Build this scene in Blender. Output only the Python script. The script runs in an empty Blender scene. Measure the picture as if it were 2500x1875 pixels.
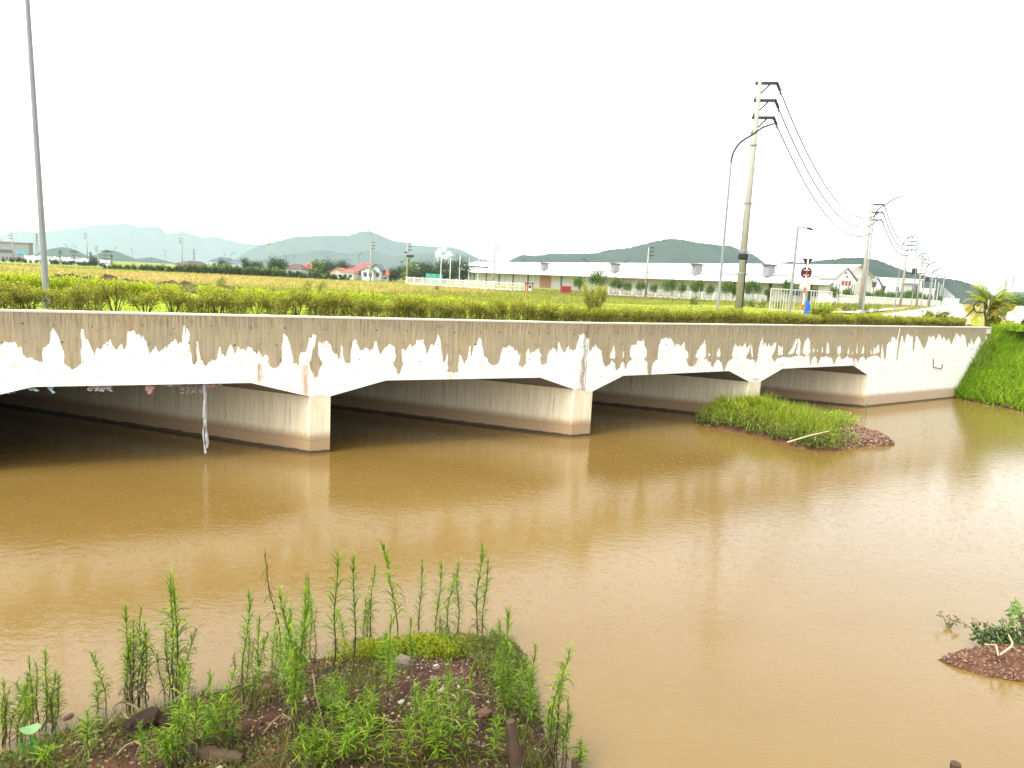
import bpy, math, random
import numpy as np
from mathutils import Vector, Matrix, noise as mnoise

random.seed(7)
rng = np.random.default_rng(11)
SC = bpy.context.scene
COL = SC.collection
R = math.radians

# ------------------------------------------------------------------ camera, sky, sun, exposure
EYE = np.array([0.0, 0.0, 5.85])
PITCH, ROLL, FOC = math.atan(253 / 1732.5), R(2.9), 1732.5      # measured on a 2500 x 1875 frame
_F = np.array([0, math.cos(PITCH), -math.sin(PITCH)])
_U0 = np.array([0, math.sin(PITCH), math.cos(PITCH)])
_R0 = np.array([1.0, 0, 0])
_RT = _R0 * math.cos(ROLL) + _U0 * math.sin(ROLL)
_UP = _U0 * math.cos(ROLL) - _R0 * math.sin(ROLL)
cam_d = bpy.data.cameras.new('camera')
cam_d.sensor_width = 36.0
cam_d.lens = 36.0 * FOC / 2500
cam_d.clip_start, cam_d.clip_end = 0.1, 40000
cam = bpy.data.objects.new('camera', cam_d)
cam.matrix_world = Matrix(((_RT[0], _UP[0], -_F[0], EYE[0]), (_RT[1], _UP[1], -_F[1], EYE[1]),
                           (_RT[2], _UP[2], -_F[2], EYE[2]), (0, 0, 0, 1)))
COL.objects.link(cam)
SC.camera = cam

SUN_EL, SUN_AZ = R(56), R(232)          # azimuth clockwise from +Y: behind the camera, to the left
wd = bpy.data.worlds.new('World')
SC.world = wd
wd.use_nodes = True
nt = wd.node_tree
nt.nodes.clear()
sky = nt.nodes.new('ShaderNodeTexSky')
sky.sky_type = 'NISHITA'
sky.sun_disc = False
sky.sun_elevation, sky.sun_rotation = SUN_EL, SUN_AZ
sky.dust_density, sky.air_density, sky.ozone_density = 1.0, 1.0, 1.0
hs = nt.nodes.new('ShaderNodeHueSaturation')
hs.inputs['Saturation'].default_value = 0.10
bg = nt.nodes.new('ShaderNodeBackground')
bg.inputs['Strength'].default_value = 0.15
wo = nt.nodes.new('ShaderNodeOutputWorld')
nt.links.new(sky.outputs[0], hs.inputs['Color'])
# overcast luminance: dimmer towards the horizon all the way round
tc = nt.nodes.new('ShaderNodeTexCoord'); sx = nt.nodes.new('ShaderNodeSeparateXYZ')
mr = nt.nodes.new('ShaderNodeMapRange'); mr.inputs['From Min'].default_value = 0.0; mr.inputs['From Max'].default_value = 1.0
mr.inputs['To Min'].default_value = 0.45; mr.inputs['To Max'].default_value = 1.45
vm = nt.nodes.new('ShaderNodeVectorMath'); vm.operation = 'SCALE'
nt.links.new(tc.outputs['Generated'], sx.inputs[0]); nt.links.new(sx.outputs[2], mr.inputs['Value'])
nt.links.new(hs.outputs[0], vm.inputs[0]); nt.links.new(mr.outputs[0], vm.inputs['Scale'])
nt.links.new(vm.outputs[0], bg.inputs['Color'])
nt.links.new(bg.outputs[0], wo.inputs['Surface'])
sl = bpy.data.lights.new('sun', 'SUN')
sl.energy, sl.angle, sl.color = 0.9, R(25), (1.0, 0.95, 0.87)
so = bpy.data.objects.new('sun', sl)
_sd = Vector((math.sin(SUN_AZ) * math.cos(SUN_EL), math.cos(SUN_AZ) * math.cos(SUN_EL), math.sin(SUN_EL)))
so.rotation_euler = _sd.to_track_quat('Z', 'Y').to_euler()
so.location = (0, 0, 60)
COL.objects.link(so)
vs = SC.view_settings
vs.view_transform, vs.look = 'Standard', 'None'
vs.gamma, vs.use_curve_mapping = 1.0, False
vs.exposure = 2.3
SC.cycles.use_denoising = True
SC.cycles.max_bounces = 8
SC.cycles.volume_bounces = 1
SC.cycles.transparent_max_bounces = 8

# ------------------------------------------------------------------ measuring helpers
def ray(x, y):
    return _F * FOC + _RT * (x - 1250) - _UP * (y - 937.5)
def gp(x, y, z):                          # where the line of sight meets the level z
    d = ray(x, y)
    return EYE + d * ((z - EYE[2]) / d[2])
def proj(P):
    q = np.asarray(P, float) - EYE
    d = q @ _F
    return 1250 + FOC * (q @ _RT) / d, 937.5 - FOC * (q @ _UP) / d
def gx(px, Y, z):                         # point at distance Y and level z
    a, b = -3 * Y, 3 * Y
    for _ in range(60):
        m = (a + b) / 2
        if proj((m, Y, z))[0] < px: a = m
        else: b = m
    return np.array([a, Y, z])
def hz(X, Y, py):                         # level seen at height py above plan point X, Y
    a, b = -50.0, EYE[2] + 4.0 * math.hypot(X, Y)
    for _ in range(60):
        m = (a + b) / 2
        if proj((X, Y, m))[1] > py: a = m
        else: b = m
    return a

# ------------------------------------------------------------------ object helpers
def props(o, label=None, cat=None, group=None, kind=None):
    if label: o['label'] = label
    if cat: o['category'] = cat
    if group: o['group'] = group
    if kind: o['kind'] = kind
    return o
def empty(name, loc=(0, 0, 0), label=None, cat=None, group=None, rotz=0.0):
    o = bpy.data.objects.new(name, None)
    o.location = loc
    o.rotation_euler = (0, 0, rotz)
    o.empty_display_size = 0.3
    COL.objects.link(o)
    return props(o, label, cat, group)
def mesh_np(name, V, F, mat=None, parent=None, attrs=None, uv=None, smooth=False, link=True):
    me = bpy.data.meshes.new(name)
    V = np.asarray(V, np.float32)
    if isinstance(F, np.ndarray):
        k = F.shape[1]
        me.vertices.add(len(V)); me.vertices.foreach_set('co', V.ravel())
        me.loops.add(F.size); me.loops.foreach_set('vertex_index', F.astype(np.int32).ravel())
        me.polygons.add(len(F))
        me.polygons.foreach_set('loop_start', np.arange(0, F.size, k, dtype=np.int32))
        me.polygons.foreach_set('loop_total', np.full(len(F), k, np.int32))
        me.update(calc_edges=True)
    else:
        me.from_pydata([tuple(map(float, v)) for v in V], [], F)
        me.update()
    for an, av in (attrs or {}).items():
        av = np.asarray(av, np.float32)
        if av.ndim == 1:
            a = me.attributes.new(an, 'FLOAT', 'POINT'); a.data.foreach_set('value', av)
        else:
            if av.shape[1] == 3: av = np.concatenate([av, np.ones((len(av), 1), np.float32)], 1)
            a = me.attributes.new(an, 'FLOAT_COLOR', 'POINT'); a.data.foreach_set('color', av.ravel())
    if uv is not None:
        l = me.uv_layers.new(name='UVMap')
        idx = np.empty(len(me.loops), np.int32); me.loops.foreach_get('vertex_index', idx)
        l.data.foreach_set('uv', np.asarray(uv, np.float32)[idx].ravel())
    if smooth:
        me.polygons.foreach_set('use_smooth', np.ones(len(me.polygons), bool))
    if mat: me.materials.append(mat)
    if not link: return me
    return obj(name, me, parent)
def obj(name, me, parent=None, loc=None):
    o = bpy.data.objects.new(name, me)
    COL.objects.link(o)
    if parent: o.parent = parent
    if loc is not None: o.location = loc
    return o
class MB:
    def __init__(s): s.v, s.f = [], []
    def add(s, v, f):
        n = len(s.v)
        s.v += [tuple(map(float, q)) for q in v]
        s.f += [tuple(i + n for i in q) for q in f]
        return s
    def box(s, x0, x1, y0, y1, z0, z1):
        v = [(x0,y0,z0),(x1,y0,z0),(x1,y1,z0),(x0,y1,z0),(x0,y0,z1),(x1,y0,z1),(x1,y1,z1),(x0,y1,z1)]
        return s.add(v, [(3,2,1,0),(4,5,6,7),(0,1,5,4),(1,2,6,5),(2,3,7,6),(3,0,4,7)])
    def hexa(s, b, t):                    # bottom and top quads
        return s.add(list(b) + list(t), [(3,2,1,0),(4,5,6,7),(0,1,5,4),(1,2,6,5),(2,3,7,6),(3,0,4,7)])
    def tube(s, pts, rad, n=8, cap=True, spin=0.0):
        pts = [np.asarray(p, float) for p in pts]
        if not hasattr(rad, '__len__'): rad = [rad] * len(pts)
        base = len(s.v); prev = None
        for i, p in enumerate(pts):
            t = pts[min(i + 1, len(pts) - 1)] - pts[max(i - 1, 0)]
            t = t / (np.linalg.norm(t) + 1e-9)
            if prev is None:
                a = np.array([1.0, 0, 0]) if abs(t[0]) < 0.8 else np.array([0, 1.0, 0])
            else: a = prev
            a = a - t * (a @ t); a /= np.linalg.norm(a) + 1e-9; prev = a
            b = np.cross(t, a)
            for k in range(n):
                g = 2 * math.pi * k / n + spin
                s.v.append(tuple(p + rad[i] * (math.cos(g) * a + math.sin(g) * b)))
        for i in range(len(pts) - 1):
            for k in range(n):
                k2 = (k + 1) % n
                s.f.append((base+i*n+k, base+i*n+k2, base+(i+1)*n+k2, base+(i+1)*n+k))
        if cap:
            s.f.append(tuple(base + k for k in reversed(range(n))))
            s.f.append(tuple(base + (len(pts)-1)*n + k for k in range(n)))
        return s
    def build(s, name, mat, parent=None, smooth=False, loc=None):
        o = mesh_np(name, s.v, s.f, mat, parent, smooth=smooth)
        if loc is not None: o.location = loc
        return o
def copy_tree(o, parent=None):
    c = o.copy(); COL.objects.link(c)
    c.parent = parent
    for ch in list(o.children): copy_tree(ch, c)
    return c
ORD = ['first','second','third','fourth','fifth','sixth','seventh','eighth','ninth','tenth','eleventh','twelfth',
       'thirteenth','fourteenth','fifteenth','sixteenth','seventeenth','eighteenth','nineteenth','twentieth','twenty-first','twenty-second','twenty-third','twenty-fourth']

# ------------------------------------------------------------------ material helpers
class NM:
    def __init__(s, name):
        s.m = bpy.data.materials.new(name); s.m.use_nodes = True
        s.t = s.m.node_tree; s.n = s.t.nodes; s.l = s.t.links
        s.b = s.n['Principled BSDF']; s.o = s.n['Material Output']
    def node(s, typ, **kw):
        x = s.n.new(typ)
        for k, v in kw.items(): setattr(x, k, v)
        return x
    def inp(s, sock, v):
        if isinstance(v, bpy.types.NodeSocket): s.l.new(v, sock)
        else: sock.default_value = v
    def coord(s, kind='Object'): return s.node('ShaderNodeTexCoord').outputs[kind]
    def mapping(s, vec, scale=(1,1,1), loc=(0,0,0)):
        x = s.node('ShaderNodeMapping'); s.inp(x.inputs['Vector'], vec)
        x.inputs['Scale'].default_value = scale; x.inputs['Location'].default_value = loc
        return x.outputs[0]
    def noise(s, vec, scale, detail=4, rough=0.55):
        x = s.node('ShaderNodeTexNoise'); s.inp(x.inputs['Vector'], vec)
        x.inputs['Scale'].default_value = scale; x.inputs['Detail'].default_value = detail
        x.inputs['Roughness'].default_value = rough
        return x.outputs['Fac']
    def math(s, op, a, b=0.0, c=0.0, clamp=False):
        x = s.node('ShaderNodeMath', operation=op, use_clamp=clamp)
        s.inp(x.inputs[0], a); s.inp(x.inputs[1], b); s.inp(x.inputs[2], c)
        return x.outputs[0]
    def ramp(s, v, a, b, to0=0.0, to1=1.0):
        x = s.node('ShaderNodeMapRange', interpolation_type='SMOOTHSTEP'); s.inp(x.inputs['Value'], v)
        x.inputs['From Min'].default_value = a; x.inputs['From Max'].default_value = b
        x.inputs['To Min'].default_value = to0; x.inputs['To Max'].default_value = to1
        return x.outputs[0]
    def mix(s, f, a, b, mode='MIX'):
        x = s.node('ShaderNodeMix', data_type='RGBA', blend_type=mode)
        s.inp(x.inputs[0], f)
        for i, v in ((6, a), (7, b)):
            if isinstance(v, bpy.types.NodeSocket): s.l.new(v, x.inputs[i])
            else: x.inputs[i].default_value = (*v[:3], 1)
        return x.outputs[2]
    def attr(s, name, out='Fac'):
        x = s.node('ShaderNodeAttribute'); x.attribute_name = name
        return x.outputs[out]
    def sep(s, vec):
        x = s.node('ShaderNodeSeparateXYZ'); s.inp(x.inputs[0], vec); return x.outputs
    def bump(s, h, strength=0.3, dist=0.02):
        x = s.node('ShaderNodeBump'); x.inputs['Strength'].default_value = strength
        x.inputs['Distance'].default_value = dist; s.inp(x.inputs['Height'], h)
        s.l.new(x.outputs[0], s.b.inputs['Normal'])
    def base(s, c):
        if isinstance(c, bpy.types.NodeSocket): s.l.new(c, s.b.inputs['Base Color'])
        else: s.b.inputs['Base Color'].default_value = (*c[:3], 1)
    def rough(s, v): s.inp(s.b.inputs['Roughness'], v)
def simple(name, c, rough=0.6, var=0.25, scale=3.0, metal=0.0, bump=0.0, spec=0.2):
    m = NM(name)
    n = m.noise(m.coord(), scale, 5)
    a = tuple(q * (1 - var) for q in c); b = tuple(min(1, q * (1 + var)) for q in c)
    m.base(m.mix(n, a, b)); m.rough(rough); m.b.inputs['Specular IOR Level'].default_value = spec
    m.b.inputs['Metallic'].default_value = metal
    if bump: m.bump(m.noise(m.coord(), scale * 6, 5), bump)
    return m.m
def leafmat(name, rough=0.45, trans=0.45):
    m = NM(name)
    c = m.attr('Col', 'Color')
    m.base(c); m.rough(rough); m.b.inputs['Specular IOR Level'].default_value = 0.18
    tr = m.node('ShaderNodeBsdfTranslucent'); m.l.new(c, tr.inputs['Color'])
    mx = m.node('ShaderNodeMixShader'); mx.inputs[0].default_value = trans
    m.l.new(m.b.outputs[0], mx.inputs[1]); m.l.new(tr.outputs[0], mx.inputs[2])
    m.l.new(mx.outputs[0], m.o.inputs['Surface'])
    return m.m
M = {}
M['leaf'] = leafmat('leaf_green')
M['bark'] = simple('bark_brown', (0.10, 0.075, 0.045), 0.85, 0.4, 8, bump=0.3)
M['stem'] = simple('woody_stem', (0.085, 0.065, 0.035), 0.8, 0.4, 12)
M['weedstem'] = leafmat('weed_stem', 0.5, 0.1)
M['galv'] = simple('galvanised_steel', (0.20, 0.205, 0.205), 0.6, 0.15, 2)
M['grey_arm'] = simple('grey_painted_arm', (0.045, 0.045, 0.045), 0.6, 0.15, 2)
M['dark_iron'] = simple('dark_iron', (0.035, 0.033, 0.03), 0.6, 0.2, 5, 0.2)
M['pole_conc'] = simple('pole_concrete', (0.27, 0.255, 0.21), 0.85, 0.18, 1.5, bump=0.1)
M['wire'] = simple('wire_grey', (0.08, 0.08, 0.08), 0.5, 0.1)
M['white'] = simple('white_paint', (0.60, 0.60, 0.585), 0.6, 0.05, 0.5)
M['cream'] = simple('cream_paint', (0.50, 0.48, 0.41), 0.7, 0.08, 0.4)
M['glass'] = simple('window_glass', (0.06, 0.075, 0.085), 0.12, 0.1, 1, spec=.5)
M['tealglass'] = simple('teal_glass', (0.10, 0.30, 0.34), 0.12, 0.1, 1)
M['red_roof'] = simple('red_roof_tile', (0.42, 0.06, 0.06), 0.7, 0.15, 1.5)
M['orange_roof'] = simple('orange_roof_tile', (0.30, 0.08, 0.045), 0.7, 0.2, 1.5)
M['brown_roof'] = simple('brown_roof_tile', (0.085, 0.055, 0.05), 0.75, 0.2, 1.5)
M['grey_roof'] = simple('grey_roof_tile', (0.075, 0.095, 0.105), 0.7, 0.2, 1.5)
M['green_roof'] = simple('green_roof_sheet', (0.07, 0.22, 0.12), 0.6, 0.15, 1.5)
M['blue_roof'] = simple('blue_roof_sheet', (0.08, 0.13, 0.20), 0.6, 0.15, 1.5)
M['greywall'] = simple('grey_cladding', (0.20, 0.195, 0.195), 0.6, 0.06, 0.3)
M['darkcol'] = simple('dark_louvre', (0.07, 0.066, 0.06), 0.7, 0.2, 2)
M['orange_door'] = simple('orange_shutter', (0.33, 0.17, 0.09), 0.6, 0.1, 1)
M['red_box'] = simple('red_container_paint', (0.22, 0.025, 0.028), 0.6, 0.15, 1)
M['blue_sheet'] = simple('blue_plastic', (0.015, 0.085, 0.33), 0.35, 0.2, 6)
M['teal_sheet'] = simple('teal_plastic', (0.05, 0.28, 0.22), 0.5, 0.2, 2)
M['signback'] = simple('sign_back_brown', (0.055, 0.018, 0.016), 0.6, 0.1, 3)
M['red_paint'] = simple('red_paint', (0.55, 0.04, 0.03), 0.5, 0.1, 3)
M['bamboo'] = simple('pale_bamboo', (0.36, 0.30, 0.17), 0.6, 0.15, 6)
M['wood'] = simple('weathered_wood', (0.055, 0.034, 0.02), 0.85, 0.5, 9, bump=0.5)
M['rag_grey'] = simple('rag_grey', (0.34, 0.33, 0.32), 0.9, 0.35, 14)
M['rag_blue'] = simple('rag_blue', (0.33, 0.47, 0.52), 0.8, 0.3, 14)
M['rag_pink'] = simple('rag_pink', (0.42, 0.24, 0.23), 0.9, 0.4, 14)
M['rag_dark'] = simple('rag_dark', (0.16, 0.13, 0.11), 0.9, 0.5, 14)
M['rock'] = simple('wet_rock', (0.030, 0.022, 0.016), 0.6, 0.5, 5, bump=0.6)
M['rubber'] = simple('black_rubber', (0.02, 0.02, 0.02), 0.8, 0.2, 5)

# soil with crumbs
def soil(name, a, b, c):
    m = NM(name); co = m.coord()
    n1 = m.noise(co, 1.7, 6, 0.65); n2 = m.noise(co, 22, 6, 0.7)
    col = m.mix(m.ramp(n1, .35, .65), a, b)
    col = m.mix(m.ramp(n2, .55, .75), col, c)
    m.base(col); m.rough(m.ramp(n1, .3, .7, .55, .95)); m.b.inputs['Specular IOR Level'].default_value = .06; m.bump(m.math('ADD', n2, m.noise(co, 60, 4)), 0.9, 0.04)
    return m.m
M['soil'] = soil('red_brown_soil', (0.045, 0.021, 0.012), (0.095, 0.046, 0.027), (0.16, 0.095, 0.060))
M['mud'] = soil('clay_mud', (0.085, 0.040, 0.022), (0.125, 0.062, 0.037), (0.18, 0.10, 0.065))
M['heap'] = soil('heap_soil', (0.06, 0.034, 0.026), (0.10, 0.062, 0.045), (0.16, 0.11, 0.075))

# bridge concrete: rain-wet above, dry and pale below (the 'wet' attribute carries the traced stain)
def wallmat():
    m = NM('bridge_concrete')
    uv = m.coord('UV')
    streak = m.noise(m.mapping(uv, (9, 0.55, 1)), 1.0, 5, 0.6)
    fine = m.noise(m.mapping(uv, (26, 26, 1)), 1.0, 5, 0.65)
    big = m.noise(m.mapping(uv, (0.7, 0.9, 1)), 1.0, 3)
    zz = m.sep(uv)[1]
    wet = m.attr('wet')
    wm = m.ramp(m.math('ADD', wet, m.math('MULTIPLY', m.math('SUBTRACT', fine, .5), .55)), .42, .58)
    dry = m.mix(m.ramp(fine, .35, .75), (0.66, 0.64, 0.57), (0.74, 0.725, 0.66))
    dry = m.mix(m.ramp(m.noise(m.mapping(uv, (2.2, 5, 1), (3, 1, 0)), 1.0, 6, .7), .54, .70, 0, .85), dry, (0.40, 0.33, 0.21))
    dry = m.mix(m.ramp(m.noise(m.mapping(uv, (40, 30, 1)), 1.0, 2), .74, .80, 0, .6), dry, (0.20, 0.15, 0.09))
    wc = m.mix(m.ramp(streak, .3, .7), (0.235, 0.182, 0.096), (0.37, 0.30, 0.175))
    wc = m.mix(m.ramp(big, .35, .7, 0, .6), wc, (0.25, 0.205, 0.135))
    top = m.ramp(zz, 3.7, 4.4)
    drip = m.ramp(m.noise(m.mapping(uv, (17, 0.7, 1), (7, 0, 0)), 1.0, 4, .7), .45, .62)
    wc = m.mix(m.math('MULTIPLY', m.math('MULTIPLY', top, drip), .85), wc, (0.085, 0.06, 0.03))
    wc = m.mix(m.ramp(m.noise(m.mapping(uv, (.9, .35, 1), (4, 5, 0)), 1.0, 5, .7), .54, .70, 0, .5), wc, (0.27, 0.175, 0.075))
    wc = m.mix(m.ramp(fine, .60, .85, 0, .4), wc, (0.14, 0.11, 0.075))
    wc = m.mix(m.ramp(m.noise(m.mapping(uv, (1.6, 4, 1), (9, 3, 0)), 1.0, 5, .7), .6, .72, 0, .35), wc, (0.34, 0.285, 0.18))
    um = m.math('ABSOLUTE', m.math('SUBTRACT', m.math('FRACT', m.math('DIVIDE', m.sep(uv)[0], 2.44)), .5))
    seam = m.math('MULTIPLY', m.ramp(um, .0, .006, 1, 0), m.ramp(m.noise(m.mapping(uv, (3, 2.2, 1)), 1.0, 4), .38, .6))
    wc = m.mix(m.math('MULTIPLY', seam, .7), wc, (0.075, 0.055, 0.03))
    blot = m.noise(m.mapping(uv, (5.5, 3.2, 1), (2, 8, 0)), 1.0, 6, .72)
    wc = m.mix(m.ramp(blot, .54, .70, 0, .6), wc, (0.14, 0.105, 0.06))
    pit = m.noise(m.mapping(uv, (13, 13, 1), (1, 1, 0)), 1.0, 3, .6)
    wc = m.mix(m.ramp(pit, .68, .74, 0, .7), wc, (0.07, 0.05, 0.028))
    col = m.mix(wm, dry, wc)
    # rust runs
    rs = m.math('MULTIPLY', m.attr('rust'), m.ramp(m.noise(m.mapping(uv, (30, 1.6, 1)), 1.0, 4), .25, .6))
    col = m.mix(rs, col, (0.31, 0.105, 0.006))
    dk = m.math('MULTIPLY', m.attr('grime'), m.ramp(fine, .35, .6))
    col = m.mix(dk, col, (0.10, 0.075, 0.045))
    # silt left by floods near the water
    edge = m.math('ADD', zz, m.math('MULTIPLY', m.math('SUBTRACT', streak, .5), .10))
    silt = m.ramp(edge, .50, .78, 1, 0)
    col = m.mix(m.math('MULTIPLY', silt, .85), col, (0.33, 0.22, 0.11))
    col = m.mix(m.ramp(m.math('ADD', zz, m.math('MULTIPLY', m.math('SUBTRACT', fine, .5), .08)), .05, .10, 1, 0), col, (0.07, 0.045, 0.025))
    m.base(col)
    m.rough(m.ramp(wm, 0, 1, .9, .55))
    m.bump(m.math('ADD', fine, m.math('MULTIPLY', streak, .6)), .25, .01)
    return m.m
M['wall'] = wallmat()
def piermat():
    m = NM('pier_concrete')
    uv = m.coord('UV')
    streak = m.noise(m.mapping(uv, (5.5, .35, 1)), 1.0, 5, .65)
    st2 = m.noise(m.mapping(uv, (14, .5, 1), (5, 0, 0)), 1.0, 4, .6)
    fine = m.noise(m.mapping(uv, (20, 20, 1)), 1.0, 5, .65)
    zz = m.sep(uv)[1]
    col = m.mix(m.ramp(streak, .3, .7), (0.52, 0.435, 0.285), (0.64, 0.555, 0.395))
    col = m.mix(m.ramp(st2, .54, .76, 0, .6), col, (0.17, 0.13, 0.08))
    dmp = m.ramp(m.math('ADD', zz, m.math('MULTIPLY', m.math('SUBTRACT', streak, .5), .9)), 1.75, 2.15)
    col = m.mix(m.math('MULTIPLY', dmp, .3), col, (0.13, 0.105, 0.075))
    edge = m.math('ADD', zz, m.math('MULTIPLY', m.math('SUBTRACT', st2, .5), .22))
    col = m.mix(m.ramp(edge, .44, .78, .95, 0), col, m.mix(m.ramp(fine, .3, .7), (0.235, 0.15, 0.072), (0.32, 0.21, 0.105)))
    line = m.math('MULTIPLY', m.ramp(edge, .40, .42), m.ramp(edge, .42, .45, 1, 0))
    col = m.mix(m.math('MULTIPLY', line, .5), col, (0.2, 0.12, 0.06))
    wl = m.math('ADD', zz, m.math('MULTIPLY', m.math('SUBTRACT', m.noise(m.mapping(uv, (2.5, 2.5, 1)), 1.0, 5), .5), .12))
    col = m.mix(m.ramp(wl, .07, .11, 1, 0), col, (0.045, 0.03, 0.018))
    col = m.mix(m.ramp(fine, .7, .85, 0, .5), col, (0.2, 0.15, 0.1))
    m.base(col); m.rough(.85); m.bump(m.math('ADD', fine, streak), .3, .01)
    return m.m
M['pier'] = piermat()
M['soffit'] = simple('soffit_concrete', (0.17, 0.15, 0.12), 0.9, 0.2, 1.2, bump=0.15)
M['coping'] = simple('coping_concrete', (0.50, 0.47, 0.38), 0.85, 0.12, 6, bump=0.2)
M['joint'] = simple('joint_dark', (0.10, 0.08, 0.055), 0.9, 0.4, 12)
M['paving'] = simple('concrete_paving', (0.36, 0.345, 0.315), 0.7, 0.05, 0.3)

def watermat():
    m = NM('muddy_water')
    co = m.coord()
    n = m.noise(m.mapping(co, (.06, .10, 1)), 1.0, 4, .6)
    m.base(m.mix(m.ramp(n, .35, .65), (0.124, 0.075, 0.017), (0.146, 0.092, 0.025)))
    m.b.inputs['IOR'].default_value = 1.48
    m.rough(.07)
    w1 = m.noise(m.mapping(co, (1.0, 1.7, 1)), 3.2, 3, .55)
    w2 = m.noise(m.mapping(co, (1.0, 1.4, 1)), 13.0, 2, .5)
    h = m.math('ADD', m.math('MULTIPLY', w1, .010), m.math('MULTIPLY', w2, .0035))
    for sc, loc, amp in ((3.8, (0, 0, 0), .0009), (6.5, (4.3, 1.7, 0), .0007), (2.6, (8.1, 3.3, 0), .0010)):
        v = m.node('ShaderNodeTexVoronoi', voronoi_dimensions='2D', feature='F1')
        v.inputs['Scale'].default_value = sc
        m.inp(v.inputs['Vector'], m.mapping(co, (1, 1, 1), loc))
        rnd = m.sep(v.outputs['Color'])
        rad = m.math('MULTIPLY_ADD', rnd[0], .26, .05)
        d = m.math('SUBTRACT', v.outputs['Distance'], rad)
        env = m.math('POWER', 2.718, m.math('MULTIPLY', m.math('MULTIPLY', d, d), -900.0))
        ring = m.math('MULTIPLY', m.math('SINE', m.math('MULTIPLY', d, 130.0)), env)
        ring = m.math('MULTIPLY', ring, m.ramp(rnd[1], .45, .55))
        h = m.math('ADD', h, m.math('MULTIPLY', ring, amp))
    b = m.node('ShaderNodeBump'); b.inputs['Strength'].default_value = 0.55; b.inputs['Distance'].default_value = 1.0
    m.l.new(h, b.inputs['Height']); m.l.new(b.outputs[0], m.b.inputs['Normal'])
    return m.m
M['water'] = watermat()
def fieldmat():
    m = NM('field_ground'); co = m.coord()
    c = m.attr('Col', 'Color')
    n = m.noise(co, .35, 6, .7); n2 = m.noise(co, 3.0, 5, .7)
    c = m.mix(m.ramp(n, .3, .7, 0, .45), c, (0.17, 0.14, 0.045))
    c = m.mix(m.ramp(n2, .45, .75, 0, .35), c, (0.10, 0.11, 0.02))
    m.base(c); m.rough(.95); m.b.inputs['Specular IOR Level'].default_value = .1; m.bump(n2, .6, .15)
    return m.m
M['field'] = fieldmat()
def hillmat(name, a, b):
    m = NM(name); co = m.coord()
    n = m.noise(co, .012, 8, .7); n2 = m.noise(co, .05, 6, .7)
    c = m.mix(m.ramp(n, .35, .65), a, b)
    c = m.mix(m.ramp(n2, .5, .7, 0, .5), c, tuple(q * .55 for q in a))
    m.base(c); m.rough(1.0); m.b.inputs['Specular IOR Level'].default_value = 0; m.bump(n2, .8, 12.0)
    return m.m
M['hill'] = hillmat('hill_forest', (0.020, 0.034, 0.024), (0.034, 0.048, 0.032))

# ------------------------------------------------------------------ water
mesh_np('water', [(-90, -15, 0), (90, -15, 0), (90, 75, 0), (-90, 75, 0)], [(0, 1, 2, 3)], M['water'])['kind'] = 'structure'

# ------------------------------------------------------------------ the bridge
TOP = 4.40
PB = np.array([2.8, 26.95])
dL = np.array([16.35, 8.29]); dL /= np.linalg.norm(dL)
PE = np.array([30.7, 46.0])
dR = PE - PB; LEN_R = np.linalg.norm(dR); dR /= LEN_R
LEN_L = 34.0
qd = np.array([-0.937, 0.349]); qd /= np.linalg.norm(qd)
nL = np.array([-dL[1], dL[0]]); nR = np.array([-dR[1], dR[0]])      # pointing away from the camera
def P2(u):                                     # u = 0 at the expansion joint, negative to the left
    return PB + (dL if u < 0 else dR) * u
def wall_uz(px, py, right):
    d = ray(px, py); t0 = dR if right else dL; n = nR if right else nL
    k = ((PB - EYE[:2]) @ n) / (d[:2] @ n)
    P = EYE + d * k
    return (P[:2] - PB) @ t0, P[2]
def W(px, py, right):
    return wall_uz(px, py, right)
b1 = [W(0, 942, 0), W(612, 933.5, 0), W(757, 969, 0)]
b2 = [W(807, 969, 0), W(942, 932.5, 0), W(1319, 922.5, 0), W(1402, 949, 0)]
b3 = [W(1447, 953, 1), W(1522, 916.5, 1), W(1780, 907, 1), W(1830, 935, 1)]
b4 = [W(1858, 931, 1), W(1911, 899, 1), W(2083, 893, 1), W(2118, 915, 1)]
ZS = float(np.mean([b1[0][1], b1[1][1], b2[1][1], b2[2][1]]))          # soffit
ZSR = float(np.mean([b3[1][1], b3[2][1], b4[1][1], b4[2][1]]))
ZP = float(np.mean([b1[2][1], b2[0][1], b2[3][1]]))                    # springing
ZPR = float(np.mean([b3[0][1], b3[3][1], b4[0][1], b4[3][1]]))
span = b2[3][0] - b2[0][0]; hn = b2[1][0] - b2[0][0]
bays = []
uR1 = b1[2][0]; uL1 = uR1 - span
bays.append([(uL1, ZP), (uL1 + hn, ZS), (b1[1][0], ZS), (uR1, ZP)])
bays.append([(b2[0][0], ZP), (b2[1][0], ZS), (b2[2][0], ZS), (b2[3][0], ZP)])
bays.append([(b3[0][0], ZPR), (b3[1][0], ZSR), (b3[2][0], ZSR), (b3[3][0], ZPR)])
bays.append([(b4[0][0], ZPR), (b4[1][0], ZSR), (b4[2][0], ZSR), (b4[3][0], ZPR)])
wpier = b2[0][0] - uR1
bays.insert(0, [(uL1 - wpier - span, ZP), (uL1 - wpier - span + hn, ZS), (uL1 - wpier - hn, ZS), (uL1 - wpier, ZP)])
U_AB = bays[-1][-1][0]
def bottom(u):
    for b in bays:
        if b[0][0] <= u <= b[-1][0]:
            return float(np.interp(u, [q[0] for q in b], [q[1] for q in b]))
    return ZP if u < 0 else ZPR

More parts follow.
